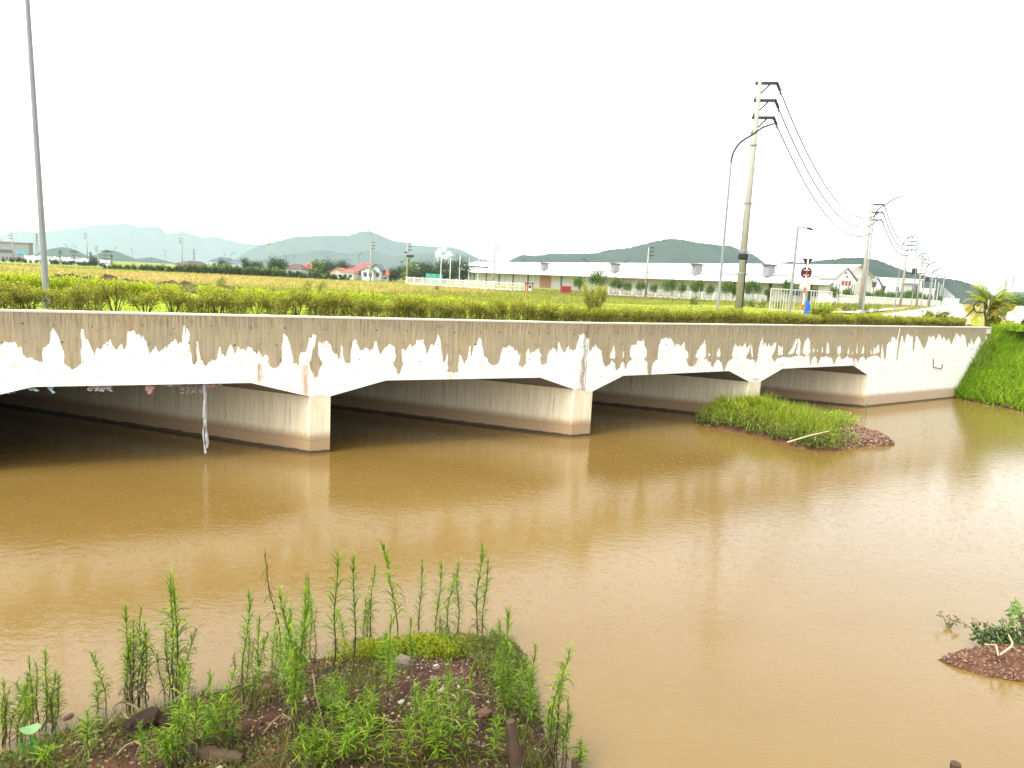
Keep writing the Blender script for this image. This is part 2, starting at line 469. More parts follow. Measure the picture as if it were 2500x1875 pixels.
# traced edge of the rain-wet area, in frame pixels (six enlargements)
def Z(off, s): return [(off[0] + float(a.split(',')[0]) / 5.267, off[1] + float(a.split(',')[1]) / 5.267) for a in s.split()]
edge = (Z((0, 740), "0,550 60,500 75,492 120,500 155,520 175,490 195,510 220,560 230,595 260,555 290,600 305,650 350,720 400,700 440,735 490,740 505,770 545,770 540,650 560,580 605,540 625,545 640,480 655,380 690,340 720,370 745,430 790,540 815,620 830,700 820,770 870,815 940,850 1000,820 1040,760 1050,700 1040,600 1050,540 1040,350 1070,370 1100,450 1140,480 1190,610 1215,690 1240,595 1310,595 1345,500 1390,500 1410,462 1445,510 1490,610 1530,545 1560,545 1585,605 1620,560 1645,380 1710,355 1790,400 1870,455 1900,560 1940,660 1965,600 1985,590 2000,535 2020,600 2045,635 2080,610 2110,570 2160,545")
 + Z((400, 740), "105,485 150,465 175,500 210,505 240,470 250,300 265,290 270,460 280,440 282,330 295,320 325,380 335,560 350,680 362,775 390,785 425,760 425,560 415,490 430,485 445,560 465,660 470,740 520,790 540,825 565,780 600,750 670,740 690,680 705,575 725,565 745,650 780,690 815,650 850,505 885,590 910,655 940,600 955,540 990,605 1015,580 1060,620 1090,565 1150,600 1190,665 1215,595 1240,660 1280,705 1320,650 1345,700 1345,760 1295,770 1350,790 1360,815 1415,838 1510,795 1520,760 1515,700 1520,560 1530,430 1550,380 1580,420 1610,500 1640,610 1660,720 1662,770 1700,795 1745,770 1740,720 1755,630 1775,640 1800,615 1830,640 1840,560 1870,460 1950,408 1965,440 1940,540 1910,640 1890,720 1860,770 1900,860 1915,930 1950,970 1985,955 1990,880 2010,830 2050,770 2000,710 1985,660 1985,500 2030,515 2085,485 2140,530 2165,610 2195,660")
 + Z((800, 760), "105,545 150,618 165,540 170,420 190,430 200,540 215,650 255,690 290,650 300,500 320,400 350,358 380,385 410,470 450,508 495,465 540,500 590,480 605,370 635,420 655,520 672,570 700,520 780,410 820,430 855,465 875,445 860,530 878,600 870,635 838,655 850,710 880,770 905,820 940,780 970,685 970,650 952,640 955,520 962,470 1000,510 1055,425 1090,440 1130,430 1150,370 1190,370 1225,370 1250,460 1280,565 1310,460 1340,415 1370,455 1400,350 1425,283 1445,350 1450,420 1475,560 1475,640 1495,665 1520,620 1538,520 1550,600 1540,680 1550,740 1520,780 1580,785 1610,795 1690,770 1675,720 1690,570 1715,560 1735,630 1760,670 1790,630 1815,500 1840,392 1845,585 1860,560 1880,430 1910,440 1940,338 1980,370 1995,480 2015,580 2050,600 2060,650 2140,700 2200,670")
 + Z((1200, 760), "105,640 115,560 150,470 180,480 235,450 280,460 295,520 310,490 350,560 375,510 370,590 345,660 390,730 440,680 445,600 450,530 470,465 495,550 560,510 605,470 625,560 640,590 615,640 650,690 710,670 720,580 750,510 790,465 830,500 840,565 850,480 868,385 910,500 930,530 955,520 970,460 990,445 1040,515 1080,480 1120,370 1150,300 1195,270 1210,340 1255,365 1250,480 1275,520 1300,470 1345,445 1400,500 1410,490 1425,600 1430,650 1470,720 1520,680 1545,630 1585,660 1610,760 1650,720 1680,640 1700,660 1720,760 1755,660 1815,610 1780,590 1780,520 1800,430 1860,440 1875,375 1930,390 1955,365 1975,450 1995,490 1995,580 1955,615 1995,640 2010,815 2050,810 2080,660 2150,610 2135,590 2150,480 2175,370 2200,350")
 + Z((1600, 770), "105,300 135,285 210,310 250,380 300,370 320,405 372,340 385,440 410,455 430,540 400,560 420,640 500,660 530,600 545,545 510,540 545,450 600,380 640,320 650,420 645,530 620,555 690,590 740,665 800,565 850,590 870,715 890,715 930,600 1000,545 980,520 1010,400 1022,370 1060,410 1090,385 1120,415 1163,345 1170,420 1225,370 1200,480 1160,540 1210,580 1260,560 1280,640 1320,545 1315,520 1340,380 1380,275 1390,405 1410,340 1430,405 1460,370 1490,405 1530,360 1558,335 1545,420 1495,540 1530,600 1570,550 1640,535 1750,540 1850,510 1900,530 1980,510 1990,650 2000,640 2015,560 2060,530 2075,570 2090,660 2100,590 2130,540 2200,530")
 + Z((2000, 770), "105,515 115,555 160,540 180,620 190,635 220,560 255,510 290,570 335,540 365,515 385,545 430,550 440,620 460,540 480,560 495,610 530,540 570,525 600,580 620,545 700,520 760,520 790,570 800,440 815,360 825,480 840,580 860,520 870,380 900,340 915,350 930,290 960,265 990,330 1010,280 1035,160 1045,165 1020,290 1000,480 990,600 1010,560 1030,400 1060,260 1075,270 1090,380 1125,245 1140,238 1180,270 1200,250 1205,500 1220,440 1240,280 1260,258 1300,340 1345,445 1385,360 1410,265 1440,290 1470,255 1500,320 1540,232 1530,400 1545,250 1555,235 1575,320 1600,270 1640,340 1665,290 1700,380 1755,240 1745,380 1770,220 1815,290 1835,235 1860,270 1870,245 1890,330 1900,430 1925,340 1940,390 1960,290 1980,380 2020,300 2060,265 2085,360 2110,340 2145,260 2165,320 2195,270 2212,350"))
isl = [Z((1200, 760), s) for s in ("1520,600 1530,540 1580,430 1592,520 1585,605", "1683,590 1700,490 1708,560 1700,600")]
isl += [Z((1600, 770), s) for s in ("1225,370 1245,400 1258,530 1235,540 1230,430", "1575,510 1585,375 1605,410 1640,400 1640,510",
        "1700,500 1760,420 1800,320 1820,290 1830,330 1800,430 1770,490", "1805,490 1830,380 1845,275 1865,340 1862,490 1835,505",
        "1895,490 1910,370 1930,320 1970,275 1990,350 1992,480 1950,510", "2026,480 2035,390 2044,480", "2073,470 2085,425 2092,470",
        "2132,485 2145,400 2162,470", "785,530 800,460 822,408 837,500 830,535", "680,520 688,465 708,490 705,525")]
isl += [Z((2000, 770), s) for s in ("25,485 40,400 55,470", "85,495 95,400 107,335 125,390 130,490", "232,480 240,400 275,385 280,480 258,500",
        "362,490 380,395 387,490", "415,500 430,460 437,495", "470,490 485,400 497,325 492,490", "540,490 570,370 580,490",
        "655,490 665,430 675,495", "690,500 708,395 725,440 770,355 775,470 735,495")]
def inside(poly, x, y):
    p = np.asarray(poly); q = np.roll(p, -1, 0); r = np.zeros(x.shape, bool)
    for (x0, y0), (x1, y1) in zip(p, q):
        if y0 == y1: continue
        c = ((y0 > y) != (y1 > y)) & (x < (x1 - x0) * (y - y0) / (y1 - y0) + x0)
        r ^= c
    return r
# as (u, z) polygons on the wall itself
def to_uz(poly): return [tuple(W(x, y, x > 1434)) for x, y in poly]
e_uz = to_uz(edge)
# left of the frame the stain goes on much the same
ext, uu = [], e_uz[0][0]
rr = random.Random(3)
while uu > -LEN_L:
    uu -= rr.uniform(.12, .4); ext.append((uu, rr.choice([3.0, 3.1, 3.25, 3.4, 3.7])))
e_uz = list(reversed(ext)) + e_uz
dry_poly = [(-LEN_L - 1, -3)] + [(-LEN_L - 1, 3.2)] + e_uz + [(LEN_R + 2, 3.9), (LEN_R + 2, -3)]
dry_isl = [to_uz(p) for p in isl]
_r = np.random.default_rng(8)
JU = np.cumsum(_r.uniform(.018, .085, 2200)) - LEN_L - 2
JV = np.where(np.arange(2200) % 2, 1, -1) * _r.gamma(1.1, .022, 2200)
def wetness(u, z):
    n1 = np.interp(u, JU, JV); n2 = .010 * np.sin(z * 11 + 3 * np.sin(u * 5))
    u, z = u + n2, z + n1
    acc = np.zeros(u.shape)
    offs = [(-.008, -.008), (.008, -.008), (0, 0), (-.008, .008), (.008, .008)]
    for a, b in offs:
        d = inside(dry_poly, u + a, z + b)
        for p in dry_isl: 
            d |= inside(p, u + a, z + b)
        acc += ~d
    return acc / len(offs)
# rust and grime runs: (px, y0, y1, half width px, strength)
runs = [(634, 885, 935, 6, .9), (746, 890, 968, 9, .75), (1148, 880, 912, 2, .5), (1178, 880, 900, 2, .4), (1101, 912, 928, 5, .5),
        (1423, 878, 945, 7, .55), (1705, 870, 900, 3, .35), (2097, 800, 900, 3, .3)]
runs_uz = []
for px, y0, y1, hw, s in runs:
    u0, z0 = W(px, y0, px > 1434); u1, z1 = W(px, y1, px > 1434)
    runs_uz.append((u0, z0, z1, abs(W(px + hw, y0, px > 1434)[0] - u0), s))
def rustiness(u, z):
    r = np.zeros(u.shape)
    for u0, z0, z1, w, s in runs_uz:
        a = np.exp(-((u - u0) / w) ** 2) * np.clip((z0 - z) / .05, 0, 1) * np.clip((z - z1) / .2 + .4, 0, 1)
        r = np.maximum(r, s * a)
    return r
def griminess(u, z):
    g = np.zeros(u.shape)
    wob = .03 * np.sin(z * 9)
    g = np.maximum(g, np.exp(-((u + .12 + wob) / .09) ** 2) * np.clip((TOP - z) / .3, 0, 1))     # the joint
    for pu in (b1[2][0] + wpier / 2, -.1, (b3[3][0] + b4[0][0]) / 2):
        g = np.maximum(g, .7 * np.exp(-((u - pu) / .3) ** 2 - ((z - ZP) / .07) ** 2))
    return g

bridge = empty('culvert_bridge', (0, 0, 0), 'long pale concrete culvert bridge with rain-stained wall over the brown water', 'bridge')
def wall_sheet(name, u0, u1, du, bot, rows, mat):
    us = np.arange(u0, u1, du); us = np.append(us, u1)
    brk = [q[0] for b in bays for q in b if u0 < q[0] < u1]
    us = np.unique(np.concatenate([us, brk]))
    zb = np.array([bot(u) for u in us])
    t = np.linspace(0, 1, rows)
    Uu = np.repeat(us[:, None], rows, 1); Zz = TOP + (zb[:, None] - TOP) * t[None]
    d = np.where(us[:, None] < 0, dL[None], dR[None])
    xy = PB[None] + d * us[:, None]
    V = np.stack([np.repeat(xy[:, :1], rows, 1), np.repeat(xy[:, 1:], rows, 1), Zz], 2).reshape(-1, 3)
    i = np.arange((len(us) - 1) * rows).reshape(len(us) - 1, rows)[:, :-1].ravel()
    F = np.stack([i, i + 1, i + rows + 1, i + rows], 1)
    uf, zf = Uu.ravel(), Zz.ravel()
    return mesh_np(name, V, F, mat, bridge, dict(wet=wetness(uf, zf), rust=rustiness(uf, zf), grime=griminess(uf, zf)), np.stack([uf + 40, zf], 1))
wall_sheet('parapet_wall', -LEN_L, -0.008, .026, bottom, 74, M['wall'])
wall_sheet('parapet_wall', 0.008, U_AB, .032, bottom, 66, M['wall'])
wall_sheet('wing_wall', U_AB + .001, LEN_R, .04, lambda u: -.8, 110, M['wall'])
MB().hexa([(*(P2(-.02) + nL * .03), -.5), (*(P2(.02) + nL * .03), -.5), (*(P2(.02) + nL * .3), -.5), (*(P2(-.02) + nL * .3), -.5)],
          [(*(P2(-.02) + nL * .03), TOP), (*(P2(.02) + nL * .03), TOP), (*(P2(.02) + nL * .3), TOP), (*(P2(-.02) + nL * .3), TOP)]).build('expansion_joint', M['joint'], bridge)
# coping: top face and the back of the wall
def coping(u0, u1, n, c0=0.0, c1=0.0, dz=0.0):
    T = .42
    a, b = P2(u0), P2(u1)
    a2, b2_ = a + n * T, b + n * T
    m = MB()
    o = -n * .012
    z0, z1 = TOP - .035, TOP + .012 + dz
    m.hexa([(*(a + o), z0), (*(b + o), z0), (*b2_, z0 - .5), (*a2, z0 - .5)], [(*(a + o), z1), (*(b + o), z1), (*b2_, z1), (*a2, z1)])
    return m.build('coping', M['coping'], bridge)
coping(-LEN_L, -.01, nL)
u_j = W(2192, 796.6, 1)[0]
coping(.01, u_j - .01, nR)
coping(u_j + .01, LEN_R, nR)
MB().hexa(*[[(*(PE + dR * a + nR * b), z) for a, b in ((0, 0.002), (.004, 0.002), (.004, .42), (0, .42))] for z in (-.8, TOP - .04)]).build('wall_end', M['wall'], bridge)
# piers and soffits run back askew under the road
DEEP = 30.0
def strip(name, pts2, mat, vis_u=None):
    """vertical faces between plan points, as a pier"""
    pass
def pier(u0, u1, zs, name='pier', back=DEEP):
    a, b = P2(u0), P2(u1) if not (u0 < 0 < u1) else PB + dR * u1
    a2, b2_ = a + qd * back, b + qd * back
    V, F, UV = [], [], []
    def face(p, q, uo):
        n = 24
        L = np.linalg.norm(q - p)
        i0 = len(V)
        for k in range(n + 1):
            c = p + (q - p) * k / n
            for z in (-.8, zs):
                V.append((*c, z)); UV.append((uo + L * k / n, z))
        for k in range(n):
            j = i0 + 2 * k
            F.append((j, j + 2, j + 3, j + 1))
    face(a2, a, 3.0); face(a + qd * 0, b, 33.0); face(b, b2_, 35.0)
    return mesh_np(name, V, F, M['pier'], bridge, uv=UV)
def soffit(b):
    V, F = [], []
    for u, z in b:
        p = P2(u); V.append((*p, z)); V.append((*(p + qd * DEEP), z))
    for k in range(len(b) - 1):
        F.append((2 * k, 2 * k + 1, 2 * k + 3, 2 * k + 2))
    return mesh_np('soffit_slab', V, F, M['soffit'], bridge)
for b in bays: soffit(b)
pier(bays[0][0][0] - 1.2, bays[0][0][0], ZP)  # out-of-view end pier, added to stop light leaking in from the left
for i in range(4):
    pier(bays[i][-1][0], bays[i + 1][0][0], ZP if i < 3 else ZPR)
# abutment side face
a = P2(U_AB); n = 20
V = []; UV = []
for k in range(n + 1):
    c = a + qd * DEEP * k / n
    for z in (-.8, ZPR): V.append((*c, z)); UV.append((60 + DEEP * k / n, z))
mesh_np('abutment', V, [(2*k, 2*k+1, 2*k+3, 2*k+2) for k in range(n)], M['pier'], bridge, uv=UV)
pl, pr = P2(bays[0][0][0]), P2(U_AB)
mesh_np('daylight_block', [(*(pl + qd * DEEP), -.8), (*(PB + qd * DEEP), -.8), (*(pr + qd * DEEP), -.8), (*(pr + qd * DEEP), TOP - .3), (*(PB + qd * DEEP), TOP - .3), (*(pl + qd * DEEP), TOP - .3)],
        [(0, 1, 4, 5), (1, 2, 3, 4)], M['soffit'], bridge)  # culvert is really open here; unseen cap added to keep daylight out
# form-tie holes, each a small recessed-looking plug
hm = MB()
rr = random.Random(5)
for row, (zz_, step, off) in enumerate(((4.02, .95, 0), (3.55, 1.25, .4), (3.0, 2.3, .9))):
    u = -20 + off
    while u < LEN_R - 8:
        if abs(u) > .3:
            p = P2(u + rr.uniform(-.1, .1)); d = dL if u < 0 else dR; n_ = nL if u < 0 else nR
            r_ = rr.uniform(.018, .034); z_ = zz_ + rr.uniform(-.05, .05)
            ring = [p - n_ * .004 + d * r_ * math.cos(g) * 1.1 for g in np.linspace(0, 2 * math.pi, 8)[:-1]]
            v = [(*q, z_ + r_ * math.sin(g)) for q, g in zip(ring, np.linspace(0, 2 * math.pi, 8)[:-1])]
            hm.add(v, [tuple(range(7))])
        u += step * rr.uniform(.8, 1.2)
hm.build('form_tie_holes', M['joint'], bridge)['kind'] = 'stuff'
# bent bar on the wing wall and the pale plate at its end
pts = [W(*q, 1) for q in ((2277, 876), (2277, 896), (2296, 900.5), (2300, 889))]
MB().tube([(*(P2(u) - nR * .05), z) for u, z in pts], .022, 6).build('bent_bar', M['dark_iron'], bridge)
u0, z0 = W(2409, 803, 1); u1, z1 = W(2417, 815, 1)
MB().hexa([(*(P2(u0) - nR * .04), z1), (*(P2(u1) - nR * .04), z1), (*(P2(u1) + nR * .1), z1), (*(P2(u0) + nR * .1), z1)],
          [(*(P2(u0) - nR * .04), z0), (*(P2(u1) - nR * .04), z0), (*(P2(u1) + nR * .1), z0), (*(P2(u0) + nR * .1), z0)]).build('end_plate', M['coping'], bridge)

# ------------------------------------------------------------------ terrain
ROAD_P, ROAD_D = np.array([32.5, 64.0]), np.array([.527, .850])
ROAD_N = np.array([ROAD_D[1], -ROAD_D[0]])            # to the right of the road
def behind(X, Y):
    sL = (X - PB[0]) * nL[0] + (Y - PB[1]) * nL[1]
    sR = (X - PB[0]) * nR[0] + (Y - PB[1]) * nR[1]
    return np.maximum(sL, sR) if False else np.where((X - PB[0]) * .82 + (Y - PB[1]) * .57 < 0, sL, sR)
def ss(a, b, x):
    t = np.clip((x - a) / (b - a), 0, 1); return t * t * (3 - 2 * t)
def gz(X, Y):
    s = behind(X, Y)
    rd = np.abs((X - ROAD_P[0]) * ROAD_N[0] + (Y - ROAD_P[1]) * ROAD_N[1])
    fall = ss(15, 38, s) * ss(14, 34, rd)
    z = 4.30 - .95 * fall
    rt = (X - ROAD_P[0]) * ROAD_N[0] + (Y - ROAD_P[1]) * ROAD_N[1]
    return z - 1.3 * ss(8.5, 16, rt) * ss(1, 9, s) * ss(400, 150, np.hypot(X, Y))
def gcol(X, Y):
    s = behind(X, Y)
    n = np.sin(X * .13 + 1.3 * np.sin(Y * .045)) * .5 + np.sin(Y * .11 + X * .05) * .5
    green = np.array([.15, .20, .02]); lawn = np.array([.24, .32, .015]); dry = np.array([.37, .285, .085]); brown = np.array([.10, .068, .038])
    olive = np.array([.215, .22, .03])
    D = np.hypot(X, Y)
    ang = np.arctan2(X, Y)
    c = np.repeat(olive[None], len(X), 0)
    def over(w, col):
        nonlocal c
        c = c * (1 - w[:, None]) + col[None] * w[:, None]
    over(ss(-.10, -.2, ang) * ss(85, 105, D + 6 * n) * ss(240, 190, D), dry)
    over(ss(.05, -.12, ang) * ss(-.25, -.12, ang) * ss(110, 130, D + 10 * n) * ss(200, 165, D) * .8, dry)
    over(ss(-.12, -.25, ang) * ss(50, 58, D) * ss(100, 86, D + 8 * n) * .8, brown)
    over(ss(-.05, .05, ang) * ss(130, 145, D + 10 * n) * .55, brown)
    over(ss(-.38, -.45, ang) * ss(190, 230, D), green * 1.1)
    over(ss(0, .1, n) * ss(40, 60, D) * .45, green * 1.4)
    over(ss(25, 15, s + 4 * n), lawn)
    over(ss(.35, .42, ang) * ss(60, 80, D) * .6, np.array([.30, .27, .04]))
    over(ss(260, 420, D), green * .9)
    return c
# polar sheet from behind the bridge out past the hills
th = np.concatenate([np.linspace(-75, -40, 30)[:-1], np.linspace(-40, 42, 260)[:-1], np.linspace(42, 80, 30)]) * math.pi / 180
def r0(t):
    d = np.array([math.sin(t), math.cos(t)])
    best = None
    for n_, off in ((nL, .41), (nR, .41)):
        k = (PB @ n_ + off) / max(d @ n_, .02)
        p = d * k
        left = (p - PB) @ (dL if n_ is nL else dR)
        if (n_ is nL and left <= .5) or (n_ is nR and left >= -.5): best = k
    return best if best else 60.0
rs = [0] + list(np.geomspace(.35, 12000, 150))
T_, V = [], []
for t in th:
    k0 = min(r0(t), 90)
    for q in rs: V.append(((k0 + q) * math.sin(t), (k0 + q) * math.cos(t)))
V = np.array(V)
nz = np.array([mnoise.noise((x * .12, y * .12, 0)) * .10 + mnoise.noise((x * .5, y * .5, 3)) * .04 for x, y in V])
D_ = np.hypot(V[:, 0], V[:, 1])
zz_ = gz(V[:, 0], V[:, 1]) + nz * ss(3, 20, behind(V[:, 0], V[:, 1])) * ss(2000, 600, D_) - 1.0 * ss(500, 3000, D_)
nr = len(rs)
i = np.arange((len(th) - 1) * nr).reshape(len(th) - 1, nr)[:, :-1].ravel()
F = np.stack([i, i + nr, i + nr + 1, i + 1], 1)
mesh_np('field', np.column_stack([V, zz_]), F, M['field'], attrs=dict(Col=gcol(V[:, 0], V[:, 1])), smooth=True)['kind'] = 'structure'

# pale road running straight away to the right, with its crossing in front
def ribbon(name, pts, wid, mat, lift, th_=.0):
    V, F = [], []
    for k, p in enumerate(pts):
        p = np.asarray(p); t = np.asarray(pts[min(k + 1, len(pts) - 1)]) - np.asarray(pts[max(k - 1, 0)]); t = t / np.linalg.norm(t)
        n_ = np.array([t[1], -t[0]])
        for s_ in (-.5, .5):
            c = p + n_ * wid * s_
            V.append((*c, float(gz(p[0:1], p[1:2])[0]) + lift))
    for k in range(len(pts) - 1): F.append((2*k, 2*k+1, 2*k+3, 2*k+2))
    o = mesh_np(name, V, F, mat); o['kind'] = 'structure'
    return o
rc = ROAD_P + ROAD_N * 3.4
ribbon('road', [rc + ROAD_D * t for t in list(np.linspace(-12, 60, 20)) + list(np.geomspace(64, 1500, 30))], 7.0, M['paving'], .10)
ribbon('pavement', [ROAD_P - ROAD_N * 3 + ROAD_D * t for t in np.linspace(2, 120, 30)], 2.0, M['paving'], .12)

# ------------------------------------------------------------------ hills (ridges with real slopes)
def hill(name, sil, D, depth=.35, rough=1.0, seed=0):
    xs = [s[0] for s in sil]; ys = [s[1] for s in sil]
    n = 150
    px = np.linspace(xs[0], xs[-1], n); py = np.interp(px, xs, ys)
    V = []; prof = [(-1.0, 0), (-.82, .10), (-.62, .27), (-.42, .5), (-.24, .74), (-.10, .92), (0, 1), (.12, .93), (.4, .6), (1.0, 0)]
    for a, b in zip(px, py):
        g = gx(a, D, 20.0); top = max(hz(g[0], D, b), 3.0)
        dr = g[:2] / np.linalg.norm(g[:2])
        wdt = max(top * 2.6, 60)
        for t, h in prof:
            c = g[:2] + dr * t * wdt
            w = mnoise.fractal((c[0] * .004 + seed, c[1] * .004, seed), 1.0, 2.0, 5)
            z = 1.5 + (top - 1.5) * h * (1 + (.22 * w if h < 1 and h > 0 else 0))
            if h == 1: z += rough * top * .018 * mnoise.fractal((a * .11, seed, 3), .8, 2.2, 4)
            V.append((*c, z if h else -3))
    m_ = len(prof)
    i = np.arange((n - 1) * m_).reshape(n - 1, m_)[:, :-1].ravel()
    o = mesh_np(name, V, np.stack([i, i + m_, i + m_ + 1, i + 1], 1), M['hill'], smooth=True)
    o['kind'] = 'structure'
    return o
hill('hills', [(-500, 600), (-200, 560), (0, 575), (45, 563), (100, 567), (180, 559), (230, 549), (290, 547), (315, 546), (340, 553), (375, 553), (410, 570), (440, 567), (490, 580), (530, 577), (585, 593), (640, 598), (700, 612), (760, 640)], 7000, seed=1)
hill('hills', [(560, 640), (600, 615), (640, 598), (700, 583), (720, 578), (800, 575), (850, 575), (880, 566), (905, 565), (960, 588), (1000, 597), (1060, 602), (1100, 603), (1130, 612), (1170, 633), (1260, 680)], 5200, seed=2)
hill('hills', [(520, 655), (620, 640), (700, 622), (780, 611), (850, 620), (900, 610), (960, 625), (1030, 618), (1080, 615), (1120, 619), (1170, 632), (1235, 645), (1300, 690)], 4000, seed=3)
hill('hills', [(60, 640), (100, 612), (150, 603), (175, 606), (215, 625), (235, 622), (260, 609), (290, 615), (330, 632), (370, 628), (420, 640), (480, 652)], 2600, seed=4)
hill('hills', [(1225, 650), (1241, 637), (1270, 622), (1305, 625), (1340, 619), (1400, 619), (1450, 618), (1480, 610), (1530, 605), (1580, 592), (1628, 582), (1660, 585), (1720, 600), (1800, 614), (1830, 620), (1870, 648), (1930, 690)], 2200, seed=5)
hill('hills', [(1860, 660), (1920, 638), (1960, 641), (2000, 635), (2050, 630), (2100, 629), (2140, 637), (2200, 660), (2260, 675), (2330, 683), (2380, 697), (2450, 735)], 1300, rough=1.6, seed=6)
hill('hills', [(2400, 745), (2440, 725), (2470, 712), (2495, 713), (2560, 722), (2700, 740), (2900, 760)], 2600, seed=7)

# ------------------------------------------------------------------ foliage builders
def leaf_cloud(cent, nrm, size, aspect, cols, up=.35, fold=.2):
    """kite-shaped leaves: cent (n,3), nrm (n,3) leaf directions"""
    n = len(cent)
    d = nrm / (np.linalg.norm(nrm, axis=1, keepdims=True) + 1e-9)
    r = rng.normal(size=(n, 3))
    s = np.cross(d, r); s /= np.linalg.norm(s, axis=1, keepdims=True) + 1e-9
    k = np.cross(d, s)
    L = np.broadcast_to(np.asarray(size, float).reshape(-1, 1), (n, 1))
    w = L * aspect * .5
    a = cent; t = cent + d * L; mid = cent + d * L * .45 + k * L * fold * .3
    V = np.stack([a, mid + s * w, t, mid - s * w], 1).reshape(-1, 3)
    F = np.arange(4 * n).reshape(n, 4)
    C = np.repeat(cols, 4, 0)
    return V, F, C
def pick(palette, n, w=None):
    p = np.asarray(palette, float)
    c = p[rng.choice(len(p), n, p=w)]
    return np.clip(c * rng.uniform(.75, 1.25, (n, 1)), 0, 1)
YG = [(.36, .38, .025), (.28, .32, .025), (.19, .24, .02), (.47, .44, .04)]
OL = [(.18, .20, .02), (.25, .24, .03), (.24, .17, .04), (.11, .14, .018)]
GR = [(.06, .12, .015), (.09, .16, .02), (.04, .08, .012), (.12, .18, .02)]
DK = [(.025, .05, .018), (.035, .065, .02), (.02, .04, .015), (.05, .08, .025)]

def shrub_mesh(w, h, nleaf, leggy, pal_top=YG, pal_low=OL, lsize=.05, round_=False):
    """leafy crown plus bare stems; returns two meshes"""
    tips = []
    sb = MB()
    ns = 11
    for k in range(ns):
        g = 2 * math.pi * k / ns + rng.uniform(-.3, .3)
        rr_ = w * .5 * math.sqrt(rng.uniform(.05, 1))
        tip = np.array([rr_ * math.cos(g), rr_ * math.sin(g), h * rng.uniform(.8, 1.0)])
        b = np.array([.05 * math.cos(g), .05 * math.sin(g), -.03]) if leggy else np.array([tip[0] * .72, tip[1] * .72, -.03])
        mid = b + (tip - b) * .5 + np.array([rng.uniform(-.05, .05), rng.uniform(-.05, .05), .03])
        sb.tube([b, mid, tip], [.011, .008, .004], 4, cap=False)
        tips.append((b, mid, tip))
        for q in range(2):
            f = rng.uniform(.35, .75); p = b + (tip - b) * f
            e = p + np.array([rng.normal() * .12, rng.normal() * .12, rng.uniform(.12, .3) * h])
            e[2] = min(e[2], h)
            sb.tube([p, e], [.006, .003], 3, cap=False); tips.append((p, p + (e - p) * .5, e))
    cs, ds, zs = [], [], []
    per = nleaf // len(tips)
    for b, mid, tip in tips:
        f = 1 - (rng.uniform(0, 1, per) ** 1.4) * (.55 if leggy else .9)
        P = b + (tip - b) * f[:, None] + rng.normal(size=(per, 3)) * .055
        P[:, 2] = np.clip(P[:, 2], .03, h * 1.06)
        cs.append(P)
        dd = rng.normal(size=(per, 3)) * .8 + np.array([0, 0, .5]); ds.append(dd)
    if not leggy:
        nb_ = nleaf // 5; g_ = rng.uniform(0, 2 * math.pi, nb_); q_ = w * .5 * np.sqrt(rng.uniform(0, 1, nb_))
        cs.append(np.stack([q_ * np.cos(g_), q_ * np.sin(g_), rng.uniform(.02, .42, nb_) * h], 1)); ds.append(rng.normal(size=(nb_, 3)) + np.array([0, 0, .3]))
    c = np.concatenate(cs); d = np.concatenate(ds); n = len(c)
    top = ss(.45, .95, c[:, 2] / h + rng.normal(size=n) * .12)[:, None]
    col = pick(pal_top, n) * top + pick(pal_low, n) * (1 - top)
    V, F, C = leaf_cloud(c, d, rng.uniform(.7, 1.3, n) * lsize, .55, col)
    return (mesh_np('foliage', V, F, M['leaf'], attrs=dict(Col=C), link=False),
            mesh_np('stems', sb.v, sb.f, M['stem'], link=False))
def shrub(name, loc, ms, label, cat, group=None, rot=0, sc=(1, 1, 1)):
    t = empty(name, loc, label, cat, group, rot)
    t.scale = sc
    obj('foliage', ms[0], t); obj('stems', ms[1], t)
    return t
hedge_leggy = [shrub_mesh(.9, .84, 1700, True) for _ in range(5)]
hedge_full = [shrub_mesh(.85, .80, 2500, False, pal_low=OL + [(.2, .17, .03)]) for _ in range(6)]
rr = random.Random(21)
u = -24.0; nleg = 0
while u < 31.3:
    px = proj((*P2(u), TOP))[0]
    full = px > 900 or (px < 150 and rr.random() < .6) or rr.random() < .35
    ms = rr.choice(hedge_full if full else hedge_leggy)
    gap = 0
    h = (1.05 if px < 900 else .98) * rr.uniform(.82, 1.16)
    if u > 0: h *= .90 - .06 * min(1, u / 25)
    n_ = nL if u < 0 else nR
    p = P2(u) + n_ * (.80 + rr.uniform(-.1, .1))
    if 490 < px < 500: gap = .35
    sx = rr.uniform(.85, 1.4)
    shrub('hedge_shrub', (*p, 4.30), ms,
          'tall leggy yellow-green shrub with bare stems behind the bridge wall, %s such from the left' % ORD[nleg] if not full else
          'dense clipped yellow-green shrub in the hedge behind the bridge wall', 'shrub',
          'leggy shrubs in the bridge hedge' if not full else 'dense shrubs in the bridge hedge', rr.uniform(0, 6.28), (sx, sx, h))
    nleg += not full
    u += (.52 if full else .62) + gap + rr.uniform(-.14, .16)
# second low hedge across the lawn
second = [shrub_mesh(.9, .55, 900, False, pal_top=[(.40, .48, .012), (.48, .52, .02), (.30, .40, .012)], pal_low=[(.24, .31, .015), (.3, .33, .015)], lsize=.075) for _ in range(3)]
for k in range(44):
    f = k / 43
    p = np.array([-25.5, 30.0]) * (1 - f) + np.array([-3.0, 34.6]) * f
    if .46 < f < .5 or rr.random() < .06: continue
    s_ = rr.uniform(.9, 1.15)
    shrub('low_hedge_shrub', (*p, 4.28), rr.choice(second), 'low bright yellow-green shrub of the second hedge on the lawn behind the bridge', 'shrub', 'low shrubs of the lawn hedge', rr.uniform(0, 6), (s_, s_, s_ * (1.25 if f < .35 else 1)))
